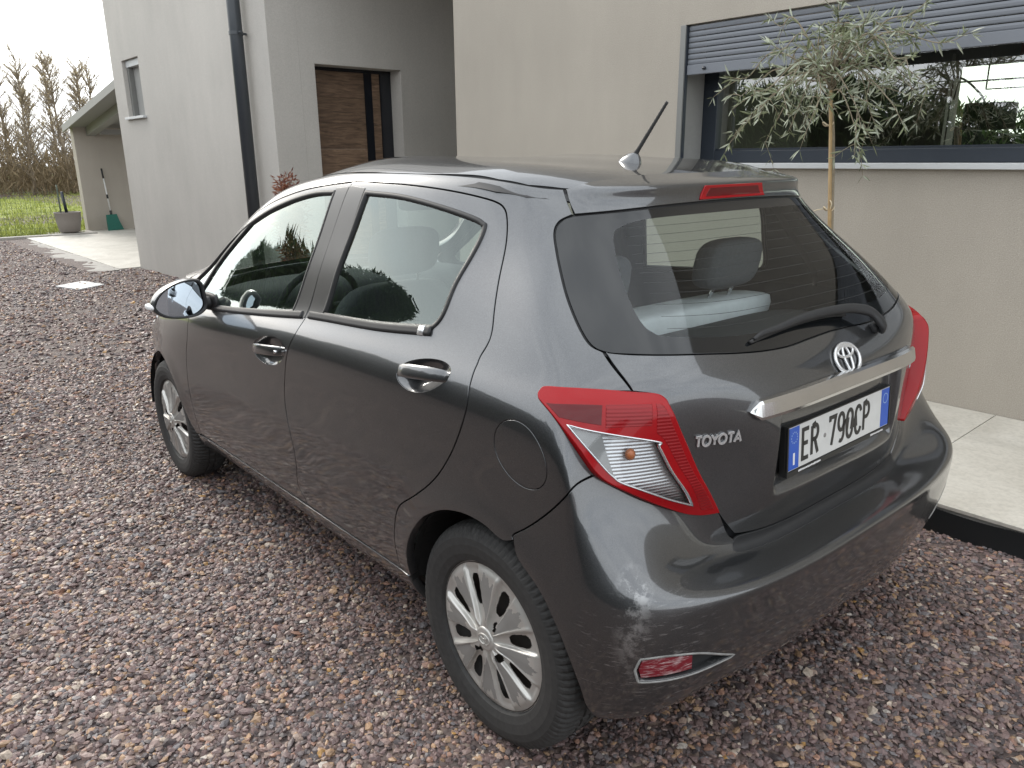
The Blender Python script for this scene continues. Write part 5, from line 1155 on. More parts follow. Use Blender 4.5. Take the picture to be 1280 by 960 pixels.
lm('stem', *tube_geo(arcp, .009, 8), 'room_dark'); lm('base', *[([(v[0] + 2.05, v[1] - 6.0, v[2] + .16) for v in lathe_geo([(0, .03), (.14, .03), (.15, .02), (.15, 0)], 24, 'z')[0]]), lathe_geo([(0, .03), (.14, .03), (.15, .02), (.15, 0)], 24, 'z')[1]], 'room_dark')
v, f = lathe_geo([(0, .11), (.20, .11), (.205, .10), (.205, -.11), (.195, -.11), (.19, .09)], 32, 'z'); lm('shade', [(q[0] + 1.25, q[1] - 6.0, q[2] + 1.79) for q in v], f, 'room_dark')
pend = empty('pendant_frame', (1.1, -5.6, 2.62)); tag(pend, 'thin black metal frame pendant hanging inside the room behind the window', 'pendant lamp')
for pts in ([(1.42, -5.6, 1.92), (1.40, -5.6, 2.06), (.6, -5.6, 2.06)], [(1.18, -5.6, 2.62), (1.18, -5.6, 1.99), (.6, -5.6, 1.99)]): mesh_obj('frame_tube', [(v[0] - 1.1, v[1] + 5.6, v[2] - 2.62) for v in tube_geo([Vector(q) for q in pts], .008, 6)[0]], tube_geo([Vector(q) for q in pts], .008, 6)[1], 'room_dark', pend)
# small bedroom window
w2 = empty('window', (0, 0, 0), house)
hb('sill', (11.27, YB - .13, 2.088), (12.17, YB + .05, 2.124), 'sill_stone', w2, .003)
hb('shutter_panel', (11.335, YB - .17, 2.126), (12.105, YB - .13, 2.84), 'reveal', w2)
hb('shutter_box', (11.335, YB - .16, 2.842), (12.105, YB - .05, 2.935), 'sill_stone', w2, .004)
hb('frame_stile', (12.02, YB - .129, 2.126), (12.105, YB - .06, 2.84), 'guide_grey', w2)
# front door
door = empty('front_door', (0, 0, 0), house); DX = XC + .235
zb_ = [ZT + .004 + i * (2.46 - ZT) / 8 for i in range(9)]
for i in range(8):
    for y0, y1 in ((-3.352, -2.600), (-3.570, -3.462)): hb('plank', (DX, y0, zb_[i] + .0012), (DX + .05, y1, zb_[i + 1] - .0012), 'door_wood', door, .001)
hb('inlay_strip', (DX - .004, -3.460, ZT + .004), (DX + .05, -3.354, 2.46), 'black_strip', door); hb('inlay_strip', (DX - .006, -3.733, ZT + .004), (DX + .05, -3.572, 2.46), 'black_strip', door)
hb('door_frame', (DX - .012, -3.733, 2.461), (DX + .05, -2.592, 2.499), 'black_strip', door)
# downpipe
dp = hm('downpipe', *tube_geo([(7.56, YB + .115, -.2), (7.56, YB + .115, 6.5)], .072, 20), 'pipe_grey', None, True)
for z in (.75, 2.81):
    v, f = lathe_geo([(.073, -.018), (.079, -.018), (.079, .018), (.073, .018)], 20, 'z'); V1 = [(q[0] + 7.56, q[1] + YB + .115, q[2] + z) for q in v]
    b2 = box_geo((7.40, YB - .01, z - .012), (7.50, YB + .13, z + .012)); V, F = join_geo([(V1, f), box_geo((7.545, YB - .005, z - .01), (7.575, YB + .05, z + .01)), tube_geo([(7.47, YB + .12, z), (7.40, YB + .12, z)], .012, 8)]); hm('pipe_bracket', V, F, 'pipe_grey', dp)
# terrace
pbr('concrete', (.36, .34, .31), .85, noise=.15, nscale=9, bump=.4, bscale=60)
def tile_mat():
    m, nt, b = new_mat('tile'); tc = nt.nodes.new('ShaderNodeTexCoord'); n = N(nt, 'ShaderNodeTexNoise', Scale=2.3, Detail=9.0, Roughness=.66, Distortion=.5); nt.links.new(tc.outputs['Object'], n.inputs['Vector'])
    n2 = N(nt, 'ShaderNodeTexNoise', Scale=38.0, Detail=6.0, Roughness=.7); nt.links.new(tc.outputs['Object'], n2.inputs['Vector'])
    r = ramp(nt, n.outputs['Fac'], .3, (.40, .375, .325), .7, (.56, .535, .48)); r2 = ramp(nt, n2.outputs['Fac'], .32, .80, .55, 1.04)
    mu = nt.nodes.new('ShaderNodeMix'); mu.data_type = 'RGBA'; mu.blend_type = 'MULTIPLY'; mu.inputs[0].default_value = .8; nt.links.new(r.outputs[0], mu.inputs[6]); nt.links.new(r2.outputs[0], mu.inputs[7]); nt.links.new(mu.outputs[2], b.inputs['Base Color']); b.inputs['Roughness'].default_value = .62
    bp = nt.nodes.new('ShaderNodeBump'); bp.inputs['Strength'].default_value = .15; bp.inputs['Distance'].default_value = .002; nt.links.new(n2.outputs['Fac'], bp.inputs['Height']); nt.links.new(bp.outputs[0], b.inputs['Normal'])
tile_mat()
ter = box('terrace', (-5.0, YW + .001, -.25), (XC - .001, -1.272, ZT - .016), 'concrete'); tag(ter, kind='structure')
xs_ = [-5.0, -4.9, -3.70, -2.50, -1.30, -.10, 1.10, 2.30, 3.50, 4.70, 5.90, XC]
for a, b_ in zip(xs_[1:-1], xs_[2:]): box('tile', (a + .0025, YW + .003, ZT - .0155), (b_ - .0025, -1.2563, ZT), 'tile', ter, .0015)
box('tile', (4.56, -8.9, ZT - .02), (XC - .002, YW - .003, ZT - .001), 'tile', ter)
def membrane():
    V, F = [], []; xs = np.arange(-4.0, 6.5, .006); n = len(xs); zs = np.linspace(0, 1, 9)
    for i, x in enumerate(xs):
        g = float(gz(x, -1.26)) - .03; top = ZT - .022 + .004 * math.sin(x * 5.1) + .003 * math.sin(x * 17)
        for t in zs:
            bulge = .010 * math.sin(x * 2.3 + 1) * t * (1 - t) * 3 + .006 * math.sin(x * 7.7) * (1 - t)
            rib = .0022 * (1 if i % 2 else -1)
            V.append((x, -1.262 + .007 + bulge + rib + .018 * (1 - t), g + (top - g) * t))
    m = len(zs)
    for i in range(n - 1):
        for k in range(m - 1): F.append((i * m + k, (i + 1) * m + k, (i + 1) * m + k + 1, i * m + k + 1))
    pbr('membrane_black', (.008, .009, .010), .42); o = mesh_obj('drainage_membrane', V, F, 'membrane_black', None, True)
    tag(o, 'black ribbed drainage membrane upright against the terrace edge', 'membrane')
membrane()
# ------------------------------------------------------------------ far porch, patio, pot, broom
pbr('roof_metal', (.25, .245, .23), .6); pbr('pot_taupe', (.21, .185, .165), .7, noise=.08, nscale=12); pbr('soil', (.04, .03, .022), .95)
por = empty('covered_porch', (20.8, -3.3, -.27)); tag(por, 'open porch with plastered end wall and sloping roof beyond the house', 'porch')
def pr(name, V, F, mat, parent=por): return mesh_obj(name, [(v[0] - 20.8, v[1] + 3.3, v[2] + .27) for v in V], F, mat, parent)
pr('end_wall', *box_geo((20.8, -9.0, -.30), (21.1, -3.26, 2.28)), 'plaster')
def pitch_box(x0, x1, y0, y1, dz0, dz1): return [(x, y, 2.29 + (20.7 - x) * .147 + dz) for x in (x0, x1) for y in (y0, y1) for dz in (dz0, dz1)], [(0, 1, 3, 2), (4, 6, 7, 5), (0, 4, 5, 1), (2, 3, 7, 6), (0, 2, 6, 4), (1, 5, 7, 3)]
pr('roof_slab', *pitch_box(12.66, 21.0, -8.0, -3.12, 0, .05), 'roof_metal'); pr('fascia', *pitch_box(12.66, 21.02, -3.119, -3.08, -.08, .08), 'roof_metal'); pr('edge_beam', *pitch_box(12.66, 20.79, -3.75, -3.55, -.20, -.001), 'roof_metal'); pr('cross_beam', *box_geo((20.3, -8.0, 2.10), (20.42, -3.76, 2.22)), 'roof_metal')
pr('porch_floor', *box_geo((20.262, -9.0, -.40), (21.2, -3.1, -.2465)), 'tile')
pat = mesh_obj('patio', *box_geo((12.64, -8.0, -.45), (20.26, -1.72, -.246)), 'tile'); tag(pat, kind='structure')
def rubble():
    V = []; F = []; rr = random.Random(5); xs = np.linspace(12.5, 19.3, 46); n = len(xs)
    for x in xs:
        w = .40 + .16 * math.sin(x * 2.1) + rr.uniform(-.12, .12) - max(0, (x - 16.5)) * .13
        for t in (0, .35, .7, 1.0): V.append((x + rr.uniform(-.04, .04), -1.72 + w * t, -.256 - .022 * t + rr.uniform(-.012, .012) - (.05 if t == 1 else 0)))
    for i in range(n - 1):
        for k in range(3): F.append((i * 4 + k, (i + 1) * 4 + k, (i + 1) * 4 + k + 1, i * 4 + k + 1))
    o = mesh_obj('concrete_footing', V, F, 'concrete'); tag(o, 'broken pale concrete footing spilling from the patio edge into the gravel', 'concrete')
rubble()
mc = np.array([(11.18, -.47), (11.50, -.89), (10.80, -1.02), (10.52, -.62)])
V = [(x, y, float(gz(x, y)) + .02) for x, y in mc] + [(x, y, float(gz(x, y)) - .05) for x, y in mc]
o = mesh_obj('drain_cover', V, [(0, 1, 2, 3), (0, 4, 5, 1), (1, 5, 6, 2), (2, 6, 7, 3), (3, 7, 4, 0)], 'sill_stone'); tag(o, 'square pale concrete drain cover lying in the gravel', 'drain cover')
box_k = mesh_obj('kerb', *box_geo((20.0, -2.25, -.40), (20.25, 14.0, -.215)), 'concrete'); tag(box_k, kind='structure')
# pot on a slab
pot = empty('plant_pot', (20.3, -2.73, -.215)); tag(pot, 'round taupe plant pot with a bare stake standing by the lawn', 'plant pot')
mesh_obj('bowl', *lathe_geo([(0, .02), (.20, .02), (.225, .04), (.27, .26), (.292, .47), (.30, .48), (.30, .50), (.272, .50), (.265, .44), (0, .43)], 32, 'z'), 'pot_taupe', pot, True)
mesh_obj('soil', *lathe_geo([(0, .445), (.266, .445)], 24, 'z'), 'soil', pot); tube('stake', [(.02, .0, .40), (-.01, .05, .98)], .035, 'frame_anthracite', pot, 8)
tag(mesh_obj('paving_slab', *box_geo((19.95, -3.25, -.246), (20.7, -2.28, -.216)), 'concrete'), 'thin concrete slab under the taupe pot', 'slab')
# broom
pbr('teal', (.010, .115, .085), .5, noise=.25, nscale=40); pbr('handle_white', (.55, .55, .53), .4); pbr('handle_black', (.012, .012, .012), .4)
br = empty('broom', (20.6, -3.82, -.246)); tag(br, 'teal broom with white and black handle leaning on the porch wall', 'broom'); br.rotation_euler = (math.radians(-2.5), math.radians(4), 0)
tube('handle', [(0, 0, .40), (0, 0, 1.35)], .016, 'handle_white', br, 10); tube('grip', [(0, 0, 1.30), (0, 0, 1.54)], .022, 'handle_black', br, 10); tube('joint', [(0, 0, .80), (0, 0, .90)], .024, 'handle_black', br, 10); tube('socket', [(0, 0, .36), (0, 0, .50)], .030, 'handle_black', br, 10)
V = [(sx, y, z) for sx in (-.04, .04) for y, z in ((-.12, .40), (.12, .40), (.14, .16), (.15, .0), (-.22, .0), (-.16, .20))]; n = 6
mesh_obj('bristle_head', V, [tuple(range(6))[::-1], tuple(range(6, 12))] + [(i, (i + 1) % n, n + (i + 1) % n, n + i) for i in range(n)], 'teal', br)

# ------------------------------------------------------------------ lawn, fence
def lawn_mat():
    m, nt, b = new_mat('lawn'); tc = nt.nodes.new('ShaderNodeTexCoord'); n = N(nt, 'ShaderNodeTexNoise', Scale=1.1, Detail=9.0, Roughness=.7); nt.links.new(tc.outputs['Object'], n.inputs['Vector'])
    r = ramp(nt, n.outputs['Fac'], .3, (.13, .16, .025), .7, (.27, .30, .06)); nt.links.new(r.outputs[0], b.inputs['Base Color']); b.inputs['Roughness'].default_value = .9
lawn_mat()
tag(sheet('lawn', np.concatenate([np.arange(20.25, 60, 2.0), [90, 140, 300]]), np.concatenate([[-200, -90], np.arange(-40, 41, 4.0), [90, 200]]), 'lawn', 0, lambda X, Y: -.262 + .10 * np.sin(X * .21) * np.sin(Y * .17 + 1) * np.clip((X - 24) / 8, 0, 1)), kind='structure')
def grass():
    n = 26000; x = 20.3 + 25 * RNG.random(n) ** 1.5; y = -1.9 - (x + 1.3) * .10 + RNG.uniform(-3.2, 3.2, n) * (1 + (x - 20) * .05); h = RNG.uniform(.05, .13, n); a = RNG.uniform(0, 2 * math.pi, n); w = RNG.uniform(.010, .022, n)
    z = -.262 + .10 * np.sin(x * .21) * np.sin(y * .17 + 1) * np.clip((x - 24) / 8, 0, 1) - .005; l = RNG.normal(0, .04, (n, 2))
    ok = ~((y < -3.1) & (x < 21.3)); x, y, z, h, a, w, l = x[ok], y[ok], z[ok], h[ok], a[ok], w[ok], l[ok]; n = len(x)
    V = np.stack([np.stack([x - w * np.cos(a), y - w * np.sin(a), z], 1), np.stack([x + w * np.cos(a), y + w * np.sin(a), z], 1), np.stack([x + l[:, 0], y + l[:, 1], z + h], 1)], 1).reshape(-1, 3)
    me = bpy.data.meshes.new('grass'); me.vertices.add(len(V)); me.vertices.foreach_set('co', V.astype(np.float32).ravel()); me.loops.add(len(V)); me.loops.foreach_set('vertex_index', np.arange(len(V), dtype=np.int32)); me.polygons.add(n); me.polygons.foreach_set('loop_start', np.arange(0, len(V), 3, dtype=np.int32)); me.update(calc_edges=True)
    m, nt, b = new_mat('grass'); g = nt.nodes.new('ShaderNodeNewGeometry'); r = nt.nodes.new('ShaderNodeValToRGB'); e = r.color_ramp.elements; e[0].color = (.15, .19, .03, 1); e[1].color = (.40, .42, .10, 1); nt.links.new(g.outputs['Random Per Island'], r.inputs['Fac']); nt.links.new(r.outputs[0], b.inputs['Base Color']); b.inputs['Roughness'].default_value = .8
    me.materials.append(m); tag(link(bpy.data.objects.new('grass', me)), 'bright green lawn grass beyond the wire fence', 'grass', kind='stuff')
grass()
pbr('wire', (.10, .12, .09), .5, metal=.4)
fen = empty('wire_fence', (20.4, -2.0, -.27)); tag(fen, 'low welded wire mesh fence along the lawn edge', 'fence')
parts = []
for y in np.arange(-2.6, 9.0, .10): parts.append(box_geo((-.003, y + 2.0 - .0025, 0), (.003, y + 2.0 + .0025, 1.15)))
for z in np.arange(.08, 1.16, .12): parts.append(box_geo((.0035, -.6, z - .0025), (.008, 11.0, z + .0025)))
V, F = join_geo(parts); tag(mesh_obj('wire_mesh', V, F, 'wire', fen), kind='stuff')
for y in (-.62, 1.9, 4.4, 6.9, 9.4): tube('post', [(.02, y, -.05), (.02, y, 1.2)], .02, 'wire', fen, 8)

# ------------------------------------------------------------------ foliage helpers
def leaf_cloud_mesh(name, P, D, L, W, mat, curl=.15):
    """pointed two-facet leaves: base P, direction D, length L, width W"""
    n = len(P); D = D / np.linalg.norm(D, axis=1, keepdims=True); s = np.cross(D, RNG.normal(size=(n, 3))); s /= np.maximum(np.linalg.norm(s, axis=1, keepdims=True), 1e-6); u = np.cross(s, D)
    L = L[:, None]; W = W[:, None]
    V = np.stack([P, P + D * L * .45 + s * W * .5 + u * L * curl * .3, P + D * L + u * L * curl * .2 * 0, P + D * L * .45 - s * W * .5 + u * L * curl * .3], 1).reshape(-1, 3)
    F = (np.array([(0, 1, 2), (0, 2, 3)])[None] + (np.arange(n) * 4)[:, None, None]).reshape(-1, 3)
    me = bpy.data.meshes.new(name); me.vertices.add(len(V)); me.vertices.foreach_set('co', V.astype(np.float32).ravel()); me.loops.add(F.size); me.loops.foreach_set('vertex_index', F.astype(np.int32).ravel()); me.polygons.add(len(F)); me.polygons.foreach_set('loop_start', np.arange(0, F.size, 3, dtype=np.int32)); me.update(calc_edges=True)
    me.materials.append(MATS[mat]); return me
def leaf_mat(name, c0, c1, back=None, rough=.5, trans=.25):
    m, nt, b = new_mat(name); g = nt.nodes.new('ShaderNodeNewGeometry'); r = nt.nodes.new('ShaderNodeValToRGB'); e = r.color_ramp.elements; e[0].color = (*c0, 1); e[1].color = (*c1, 1); nt.links.new(g.outputs['Random Per Island'], r.inputs['Fac'])
    col = r.outputs[0]
    if back: col = mixc(nt, g.outputs['Backfacing'], col, back)
    nt.links.new(col, b.inputs['Base Color']); b.inputs['Roughness'].default_value = rough
    tr = nt.nodes.new('ShaderNodeBsdfTranslucent'); nt.links.new(col, tr.inputs[0]); mx = nt.nodes.new('ShaderNodeMixShader'); mx.inputs[0].default_value = trans; out = nt.nodes['Material Output']
    nt.links.new(b.outputs[0], mx.inputs[1]); nt.links.new(tr.outputs[0], mx.inputs[2]); nt.links.new(mx.outputs[0], out.inputs['Surface'])
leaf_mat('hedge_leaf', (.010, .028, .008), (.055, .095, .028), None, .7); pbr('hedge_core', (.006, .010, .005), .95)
leaf_mat('olive_leaf', (.10, .125, .062), (.23, .25, .14), (.40, .43, .33), .45, .2); leaf_mat('red_leaf', (.10, .018, .018), (.30, .13, .07), None, .5); leaf_mat('bud_leaf', (.30, .23, .11), (.58, .48, .28), None, .7); leaf_mat('brush_leaf', (.13, .10, .06), (.28, .21, .125), None, .9)
pbr('bark', (.16, .13, .10), .9, noise=.4, nscale=30, bump=.5, bscale=60, bdist=.004); pbr('bark_far', (.21, .17, .125), .95); pbr('bark_olive', (.24, .20, .14), .85, noise=.45, nscale=45, bump=.6, bscale=120, bdist=.003); pbr('cane', (.33, .22, .10), .6, noise=.35, nscale=25); pbr('twine', (.55, .46, .32), .9)

def hedge(name, x0, x1, y0, y1, h, n, label, base=0.0, drop=0):
    o = empty(name, ((x0 + x1) / 2, (y0 + y1) / 2, base)); tag(o, label, 'hedge'); cx, cy = o.location.x, o.location.y
    top = lambda x: h * (1 - .27 * np.clip((8.5 - np.asarray(x)) / 4.5, 0, 1) * (drop > 0)) + .16 * np.sin(x * 1.7) + .12 * np.sin(x * 4.1 + 1) + .07 * np.sin(x * 9.3)
    parts = []
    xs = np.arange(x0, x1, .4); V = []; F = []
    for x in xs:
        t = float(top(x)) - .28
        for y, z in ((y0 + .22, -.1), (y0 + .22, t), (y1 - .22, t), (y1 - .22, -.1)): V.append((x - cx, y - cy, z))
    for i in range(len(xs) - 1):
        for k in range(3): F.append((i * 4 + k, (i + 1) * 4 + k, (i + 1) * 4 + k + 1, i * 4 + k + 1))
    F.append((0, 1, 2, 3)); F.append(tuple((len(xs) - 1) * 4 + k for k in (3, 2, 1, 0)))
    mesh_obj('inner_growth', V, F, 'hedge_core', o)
    x = RNG.uniform(x0, x1, n); side = RNG.random(n); t = top(x)
    yy = np.where(side < .36, y0 + RNG.exponential(.10, n), np.where(side < .60, y1 - RNG.exponential(.10, n), RNG.uniform(y0, y1, n))); z = np.where(side < .60, RNG.uniform(0, 1, n) * t, t - RNG.exponential(.16, n)); yy = np.clip(yy, y0 - .1, y1 + .1)
    D = np.stack([RNG.normal(0, .5, n), np.where(yy < (y0 + y1) / 2, -1, 1) * RNG.uniform(0, .9, n), RNG.uniform(.1, 1.3, n)], 1)
    me = leaf_cloud_mesh('foliage', np.stack([x - cx, yy - cy, z], 1), D, RNG.uniform(.12, .30, n), RNG.uniform(.025, .06, n), 'hedge_leaf'); tag(link(bpy.data.objects.new('foliage', me), o), kind='stuff')
hedge('conifer_hedge', -7.0, 18.0, 4.5, 5.8, 2.9, 36000, 'dark green conifer hedge along the far side of the drive, mirrored in the car windows', 0.0, 1)
hedge('garden_hedge', -6.0, 9.0, -12.6, -11.2, 2.05, 9000, 'green hedge in the garden seen through the room behind the window', .1)

# ------------------------------------------------------------------ olive tree with cane
OB = Vector((.60, -2.10, ZT))
ol = empty('olive_tree', OB); tag(ol, 'young grey-green olive tree tied to a cane in front of the window', 'tree')
tr_ = catmull([(0.0, 0, 0), (.03, .0, .55), (.085, 0, 1.20), (.115, -.01, 1.45), (.14, 0, 1.62), (.15, 0, 1.75)], 8)
tube('trunk', tr_, np.linspace(.016, .011, len(tr_)), 'bark_olive', ol, 10)
cn = empty('support_cane', (.56, -2.085, ZT)); tag(cn, 'thin brown cane staking the olive tree', 'cane')
tube('cane_stick', [(0, 0, 0), (.10, .012, 1.0), (.165, .014, 1.66)], [.010, .0095, .008], 'cane', cn, 10)
for z, xx in ((1.075, .074), (1.50, .125)):
    v, f = tube_geo([(xx + .010 + .026 * math.cos(a), .006 + .024 * math.sin(a), z + .010 * math.sin(2 * a)) for a in np.linspace(0, 2 * math.pi, 18, endpoint=False)], .0035, 6, False, True)
    if z < 1.2: v2, f2 = tube_geo(catmull([(xx + .03, .03, z), (xx + .075, .045, z - .015), (xx + .10, .05, z - .06)], 6), .003, 6); v, f = join_geo([(v, f), (v2, f2), tube_geo(catmull([(xx - .01, .03, z), (xx - .02, .04, z + .03), (xx, .03, z + .05)], 5), .003, 6)])
    mesh_obj('twine_tie', v, f, 'twine', ol, True)
def olive():
    rr = random.Random(11); br_pts = []; leaves = []
    top = Vector(tr_[-1]); T0 = Vector((.72, 0, 1.60))
    tips = [(1.346, 1.90, .0), (1.253, 1.60, .05), (1.15, 1.55, -.1), (1.13, 2.19, 0), (.98, 2.02, .2), (1.03, 1.80, .25), (.90, 1.60, .1), (.745, 2.22, 0), (.80, 2.05, -.2), (.62, 2.0, .25), (.55, 2.10, .1), (.42, 2.06, -.1), (.303, 2.17, .0), (.103, 1.99, .05), (.28, 1.90, .2), (.36, 1.75, -.15), (.321, 1.62, .1), (.47, 1.60, .2), (.50, 1.49, .12), (.66, 1.70, .28), (.92, 1.90, -.25), (.60, 1.85, -.3), (1.05, 1.68, .2), (.44, 1.93, .25), (.85, 1.75, .3), (.25, 1.78, .05), (1.2, 1.78, .12), (.72, 1.9, .2), (.58, 1.62, -.2), (.95, 1.72, -.2), (.38, 2.0, .1), (.52, 1.96, -.05), (.82, 1.93, .05), (.68, 2.06, .05), (1.08, 1.93, -.05), (.46, 1.80, .05)]
    twigs = []
    for tx, tz, ty in tips:
        e = Vector((tx - OB.x, ty, tz - OB.z)); s = Vector(tr_[rr.randrange(34, len(tr_))]); d = e - s
        mid = s + d * .45 + Vector((rr.uniform(-.04, .04), rr.uniform(-.05, .05), .10 + .05 * rr.random()))
        droop = e
        path = catmull([s, mid, s + d * .8 + Vector((0, 0, .06 if tz < 1.8 else .01)), droop], 7); twigs.append(tube_geo(path, np.linspace(.0052, .0012, len(path)), 5))
        L = 0
        for i in range(4, len(path)):
            p = Vector(path[i]); t = (Vector(path[i]) - Vector(path[i - 1])).normalized()
            k = rr.choice((1, 1, 2)) if i < len(path) - 1 else 4
            for j in range(k):
                o_ = Vector((rr.uniform(-1, 1), rr.uniform(-1, 1), rr.uniform(-.8, .8))).normalized(); dd = (t * .75 + o_ * .9).normalized(); leaves.append((p + Vector((rr.gauss(0, .006),) * 3), dd, rr.uniform(.044, .080)))
            if rr.random() < .20:      # side twig
                o_ = Vector((rr.uniform(-1, 1), rr.uniform(-1, 1), rr.uniform(-.9, .6))).normalized(); ln = rr.uniform(.07, .17); q = [p + (t * .5 + o_) * ln * f + Vector((0, 0, -.03 * f * f)) for f in (0, .33, .66, 1)]; twigs.append(tube_geo(q, [.0022, .0018, .0014, .001], 4))
                for m_ in range(1, 4):
                    for j in range(3):
                        o2 = Vector((rr.uniform(-1, 1), rr.uniform(-1, 1), rr.uniform(-.8, .8))).normalized(); leaves.append((q[m_], ((q[m_] - q[m_ - 1]).normalized() * .8 + o2 * .8).normalized(), rr.uniform(.042, .072)))
    V, F = join_geo(twigs); tag(mesh_obj('branches', V, F, 'bark_olive', ol, True), kind='stuff')
    # leaf mesh: narrow blade with folded midrib
    lv = [(0, 0, 0), (.25, .060, .02), (.55, .070, .015), (1, 0, -.03), (.55, -.070, .015), (.25, -.060, .02), (.5, 0, -.012)]; lf = [(0, 1, 6), (1, 2, 6), (2, 3, 6), (3, 4, 6), (4, 5, 6), (5, 0, 6)]
    lme = bpy.data.meshes.new('leaf'); lme.from_pydata(lv, [], lf); lme.materials.append(MATS['olive_leaf']); lme.update()
    leaves.sort(key=lambda l: -l[2] + .04 * (-(l[0].y)))
    VV, FF = [], []
    for i, (p, d, ln) in enumerate(leaves):
        q = d.to_track_quat('X', 'Z').to_matrix() @ Matrix.Rotation(rr.uniform(0, 6.28), 3, 'X')
        if i < 300:
            o = link(bpy.data.objects.new('leaf', lme), ol); M = q.to_4x4() @ Matrix.Scale(ln, 4); M.translation = p; o.matrix_local = M
        else:
            b0 = len(VV); VV += [p + q @ (Vector(v) * ln) for v in lv]; FF += [tuple(k + b0 for k in f) for f in lf]
    tag(mesh_obj('foliage', VV, FF, 'olive_leaf', ol), kind='stuff'); print('olive leaves', len(leaves))
olive()

# ------------------------------------------------------------------ red shrub by the porch corner
sb = empty('nandina_shrub', (6.55, -1.93, -.14)); tag(sb, 'small red-leaved shrub growing at the house corner below the downpipe', 'shrub')
def shrub():
    rr = random.Random(4); st = []; P = []; D = []
    for k in range(15):
        a = rr.uniform(0, 6.28); r = rr.uniform(.02, .22); h = rr.uniform(1.15, 1.50) - r * .8; p = catmull([(r * .3 * math.cos(a), r * .3 * math.sin(a), 0), (r * .7 * math.cos(a), r * .7 * math.sin(a), h * .5), (r * math.cos(a), r * math.sin(a), h)], 6); st.append(tube_geo(p, np.linspace(.008, .003, len(p)), 5))
        for q in p[4:]:
            for j in range(34): d = Vector((rr.gauss(0, 1), rr.gauss(0, 1), rr.gauss(.2, .7))).normalized(); P.append(Vector(q) + d * rr.uniform(.0, .10)); D.append(d)
    V, F = join_geo(st); tag(mesh_obj('stems', V, F, 'bark', sb, True), kind='stuff'); n = len(P)
    me = leaf_cloud_mesh('foliage', np.array([tuple(p) for p in P]), np.array([tuple(d) for d in D]), RNG.uniform(.04, .075, n), RNG.uniform(.014, .024, n), 'red_leaf'); tag(link(bpy.data.objects.new('foliage', me), sb), kind='stuff')
shrub()

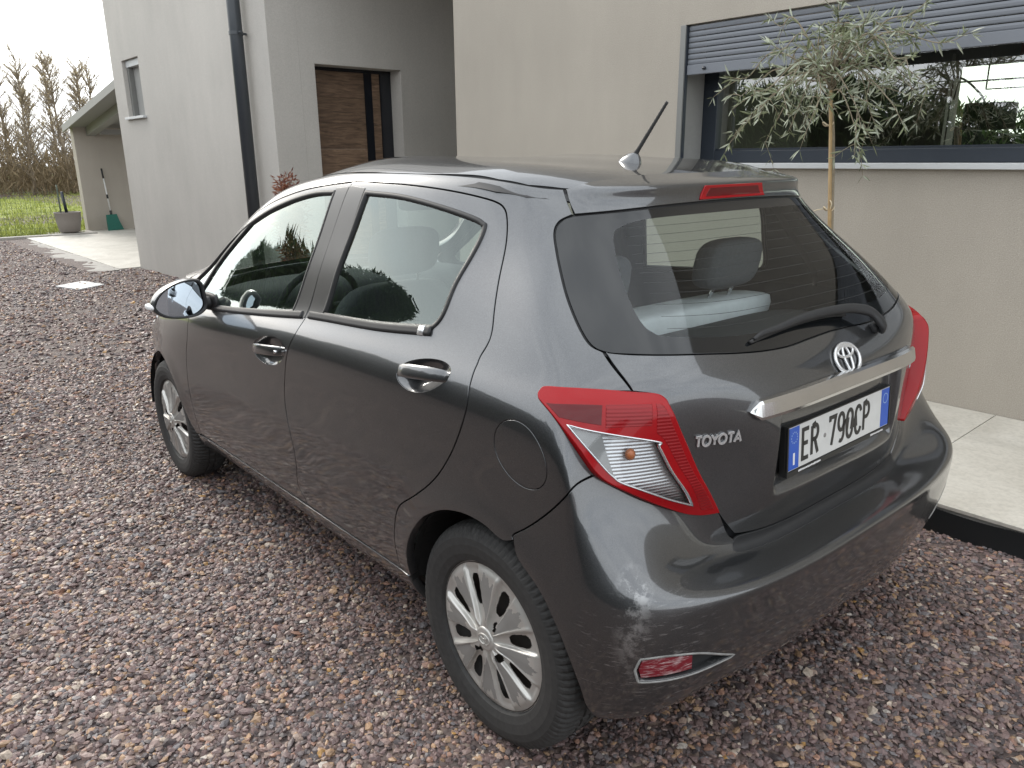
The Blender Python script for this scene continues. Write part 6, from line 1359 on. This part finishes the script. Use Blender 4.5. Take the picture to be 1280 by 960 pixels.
# ------------------------------------------------------------------ bare trees beyond the lawn
def bare_tree(x, y, h, lean, seed, label, dens=1.0):
    rr = random.Random(seed); o = empty('bare_tree', (x, y, -.3)); tag(o, label, 'tree', 'bare trees beyond the lawn')
    n = 9; tp = [Vector((lean * (i / n) ** 1.5 * h * .1 + rr.gauss(0, .03), rr.gauss(0, .04) + lean * .05 * i, h * i / n)) for i in range(n + 1)]; tv = tube_geo(tp, [max(.10 * (1 - i / n) ** .8 * h / 7, .012) for i in range(n + 1)], 7)
    mesh_obj('trunk', *tv, 'bark_far', o, True)
    tw = []; P = []; D = []
    for k in range(int(80 * dens)):
        t = rr.uniform(.12, .97); i = min(int(t * n), n - 1); b = tp[i].lerp(tp[i + 1], t * n - i); a = rr.uniform(0, 6.28); ln = (1.0 - t * .72) * h * rr.uniform(.16, .36); up = rr.uniform(.7, 1.7); d = Vector((math.cos(a), math.sin(a), up)).normalized()
        pts = [b + d * ln * f + Vector((0, 0, .10 * ln * f * f)) + Vector((rr.gauss(0, .02), rr.gauss(0, .02), 0)) * ln * f for f in (0, .3, .65, 1)]; tw.append(tube_geo(pts, [.030, .022, .014, .008], 4))
        for j in range(7):
            f = rr.uniform(.2, 1); q = b + d * ln * f; a2 = rr.uniform(0, 6.28); d2 = (d + Vector((math.cos(a2), math.sin(a2), rr.uniform(-.1, 1.0))) * .8).normalized(); l2 = ln * rr.uniform(.15, .45); e2 = q + d2 * l2 + Vector((0, 0, .05)); tw.append(tube_geo([q, q + d2 * l2 * .5, e2], [.013, .010, .006], 3))
            for m_ in range(4): P.append(q.lerp(e2, rr.uniform(.3, 1.05)) + Vector((rr.gauss(0, .05), rr.gauss(0, .05), rr.gauss(0, .05)))); D.append((rr.gauss(0, 1), rr.gauss(0, 1), rr.gauss(.5, 1)))
    V, F = join_geo(tw); tag(mesh_obj('crown', V, F, 'bark_far', o), kind='stuff'); m = len(P)
    me = leaf_cloud_mesh('buds', np.array([tuple(p) for p in P]), np.array(D), RNG.uniform(.04, .09, m), RNG.uniform(.018, .045, m), 'bud_leaf'); tag(link(bpy.data.objects.new('buds', me), o), kind='stuff')
for i, (x, y, h, ln, lab) in enumerate([(47, -5.2, 5.6, .4, 'bare slender tree at the far left edge of the lawn'), (46, -6.9, 7.0, -.3, 'tall bare tree with a straight spire, second from the left edge'), (52, -8.3, 5.8, .2, 'bare twiggy tree between the tall spire and the paired trunks'), (47, -8.9, 7.2, .5, 'tall bare tree leaning right, left of the paired trunks'),
                                        (48, -10.1, 6.9, -.2, 'bare tree with dense upright twigs above the porch corner'), (50, -11.4, 7.1, .3, 'tallest bare tree behind the porch roof edge'), (47, -12.0, 5.6, .1, 'lower bare tree just left of the porch roof slope'), (55, -14.5, 6.0, 0, 'bare tree half hidden behind the porch roof'), (56, -6.0, 4.6, .2, 'short pale bare tree behind the front row'), (54, -10.0, 7.6, .1, 'tall pale bare tree standing behind the gap left of the porch roof'), (53, -7.2, 7.4, -.1, 'slim bare tree just right of the straight spire'), (57, -12.6, 7.4, .2, 'bare tree rising above the middle of the porch roof edge')]): bare_tree(x, y, h, ln, 20 + i, lab)
def undergrowth():
    n = 42000; x = RNG.uniform(44.5, 60, n); y = RNG.uniform(-22, 8, n); hmax = 2.3 + .8 * np.sin(y * .9) + .5 * np.sin(y * 2.3 + x); z = hmax * RNG.random(n) ** 1.4 - .3
    D = np.stack([RNG.normal(0, .5, n), RNG.normal(0, .5, n), RNG.uniform(.2, 1.2, n)], 1); me = leaf_cloud_mesh('undergrowth', np.stack([x, y, z], 1), D, RNG.uniform(.3, .8, n), RNG.uniform(.015, .07, n), 'brush_leaf')
    tag(link(bpy.data.objects.new('undergrowth', me)), 'brown winter scrub massed under the bare trees', 'undergrowth', kind='stuff')
undergrowth()
